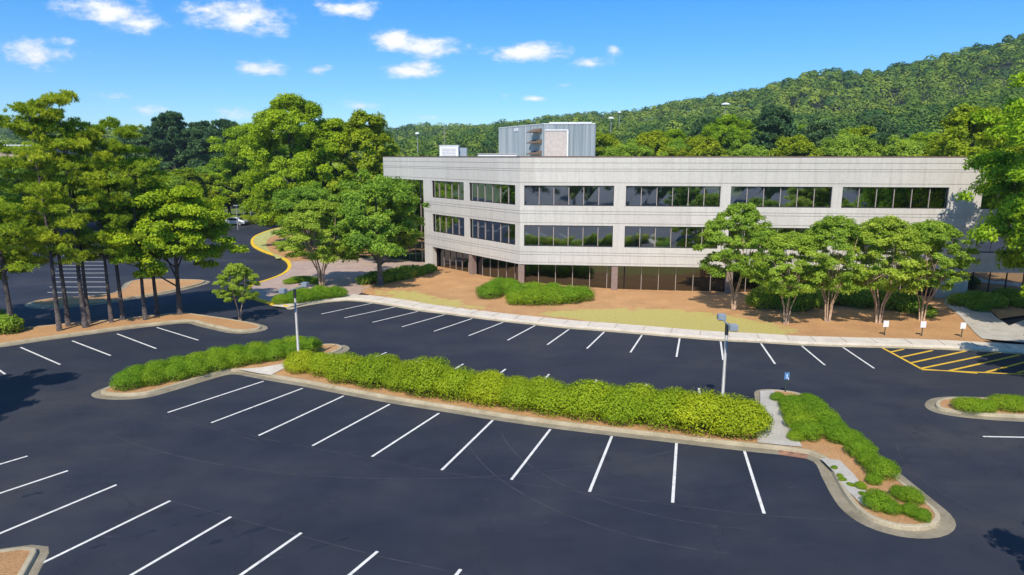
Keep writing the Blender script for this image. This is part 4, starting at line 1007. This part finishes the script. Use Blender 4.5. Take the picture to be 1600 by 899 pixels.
# signs
def sign(px, py, label, z0=.14, face='signw', w=.36, h=.42, H_=.98, post='signp', mark=None):
    g_ = G(px, py, z0); r = empty('sign', (g_[0], g_[1], z0))
    m = MB(); m.tube([(0, 0, -.05), (0, 0, H_)], .035, 6); m.build('post', M[post], r)
    m = MB(); m.box((0, -.05, H_-h/2+.03), (w, .025, h)); p = m.build('sign_panel', M[face], r)
    m = MB(); 
    if mark == 'access':   # wheelchair symbol
        m.tube([(.0, -.067, H_-.10), (.0, -.075, H_-.10)], .035, 8)
        m.box((.0, -.067, H_-.2), (.035, .006, .13)); m.box((.04, -.067, H_-.26), (.09, .006, .03)); m.box((.085, -.067, H_-.31), (.03, .006, .09))
        m.build('wheelchair_symbol', M['signw'], p)
    elif mark == 'lines':
        for k_ in range(3): m.box((0, -.065, H_-.1-k_*.12), (w*.6, .004, .03))
        m.build('lettering', M['head'], p)
    tag(r, label, 'sign'); return r
sign(1382,524,'small white sign, leftmost of three in the mulch bed')
sign(1440,525,'small white sign, middle one of three in the mulch bed')
sign(1502,527,'small white sign, rightmost of three in the mulch bed, half shaded')
sign(1227,612,'small blue accessible parking sign at the tip of the right tongue', face='blue', w=.24, h=.36, H_=1.0, post='signp', mark='access')

# parked car
def car():
    r = empty('parked_car', (-49.0, 120.5, 0), R(-8))
    prof = [(-2.25,.35),(-2.3,.62),(-2.2,.86),(-1.55,.95),(-1.0,1.36),(-.3,1.45),(.45,1.40),(1.15,.98),(1.95,.86),(2.22,.7),(2.25,.35)]
    m = MB(); n_ = len(prof); rows = []
    for yy, sc, ins in ((-.88, .0, .0), (-.80, .0, .06), (.80, .0, .06), (.88, .0, .0)):
        rows.append([(x, (yy if z < .95 else yy*.86 if abs(yy) < .85 else yy*.92), z if abs(yy) < .85 else min(z, .93)+(z-.93)*.6*(z > .93)) for x, z in prof])
    k = 0
    for rr in rows: m.v += rr
    for a in range(3):
        for i in range(n_-1): m.f.append((a*n_+i, a*n_+i+1, (a+1)*n_+i+1, (a+1)*n_+i)); m.t.append(.5)
    m.f.append(tuple(range(n_))); m.f.append(tuple(3*n_+i for i in range(n_))); m.t += [.5, .5]
    m.build('body', M['silver'], r, smooth=False)
    for s_ in (-1, 1):
        m = MB(); yv = s_*.86
        m.add([(-1.25, yv*1.035, .97), (.95, yv*1.035, .97), (.42, yv*.97, 1.33), (-.9, yv*.97, 1.31)], [(0, 1, 2, 3)]); m.build('side_window', M['carglass'], r)
    m = MB(); m.add([(1.12, -.68, 1.02), (1.12, .68, 1.02), (.52, .6, 1.40), (.52, -.6, 1.40)], [(0, 1, 2, 3)]); m.build('windscreen', M['carglass'], r)
    m = MB(); m.add([(-1.5, -.66, 1.0), (-1.5, .66, 1.0), (-1.05, .6, 1.36), (-1.05, -.6, 1.36)], [(0, 1, 2, 3)]); m.build('rear_window', M['carglass'], r)
    for xx in (-1.4, 1.4):
        for s_ in (-1, 1):
            m = MB(); m.tube([(xx, s_*.72, .33), (xx, s_*.91, .33)], .33, 16); w_ = m.build('wheel', M['rubber'], r); q = MB(); q.tube([(xx, s_*.9, .33), (xx, s_*.925, .33)], .21, 12); q.build('rim', M['rim'], w_)
    for s_ in (-1, 1):
        m = MB(); m.box((2.2, s_*.6, .68), (.08, .32, .12)); m.build('headlight', M['whitebox'], r); m = MB(); m.box((-2.26, s_*.62, .74), (.06, .3, .12)); m.build('tail_light', M['lampred'], r)
    r.rotation_euler = (0, 0, R(176)); r.scale = (1.0, 1.0, 1.0)
    tag(r, 'silver sedan parked at the far end of the left lot', 'car')
car()
# far building glimpsed between the pines at left
fb = empty('far_building', (at(25, 150)[0], 150, 0))
m = MB(); m.box((0, 0, 7), (26, 16, 14)); m.build('wall', M['tan'], fb)
for k_ in range(6):
    for z in (3.5, 7.2, 10.9):
        m = MB(); m.box((-10+k_*4, -8.03, z), (2.2, .08, 1.7)); m.build('window', M['glass'], fb)
m = MB(); m.box((0, 0, 14.1), (26.6, 16.6, .3)); m.build('roof', M['whitebox'], fb)
tag(fb, 'pale building glimpsed between the pines at the far left', 'building')
for p_ in (crP + bigP.children[:0] if False else []): pass
# prototypes never planted are dropped
for o in list(bpy.data.objects):
    if o.type == 'EMPTY' and o.parent is None and 'label' not in o:
        for c in list(o.children): bpy.data.objects.remove(c)
        bpy.data.objects.remove(o)

hzb = MB(); hzb.box((100, 560, 90), (2600, 1500, 190)); hb = hzb.build('haze', None)
hm = bpy.data.materials.new('thin_summer_haze'); hm.use_nodes = True; hn = hm.node_tree.nodes; hl = hm.node_tree.links
hn.remove(hn['Principled BSDF']); pv = hn.new('ShaderNodeVolumePrincipled'); pv.inputs['Color'].default_value = (.75, .85, 1, 1); pv.inputs['Density'].default_value = .00018; pv.inputs['Anisotropy'].default_value = .2
hl.new(pv.outputs[0], hn['Material Output'].inputs['Volume']); hb.data.materials.append(hm); tag(hb, 'thin bluish summer haze over the lot and hill', 'haze', None, 'stuff')
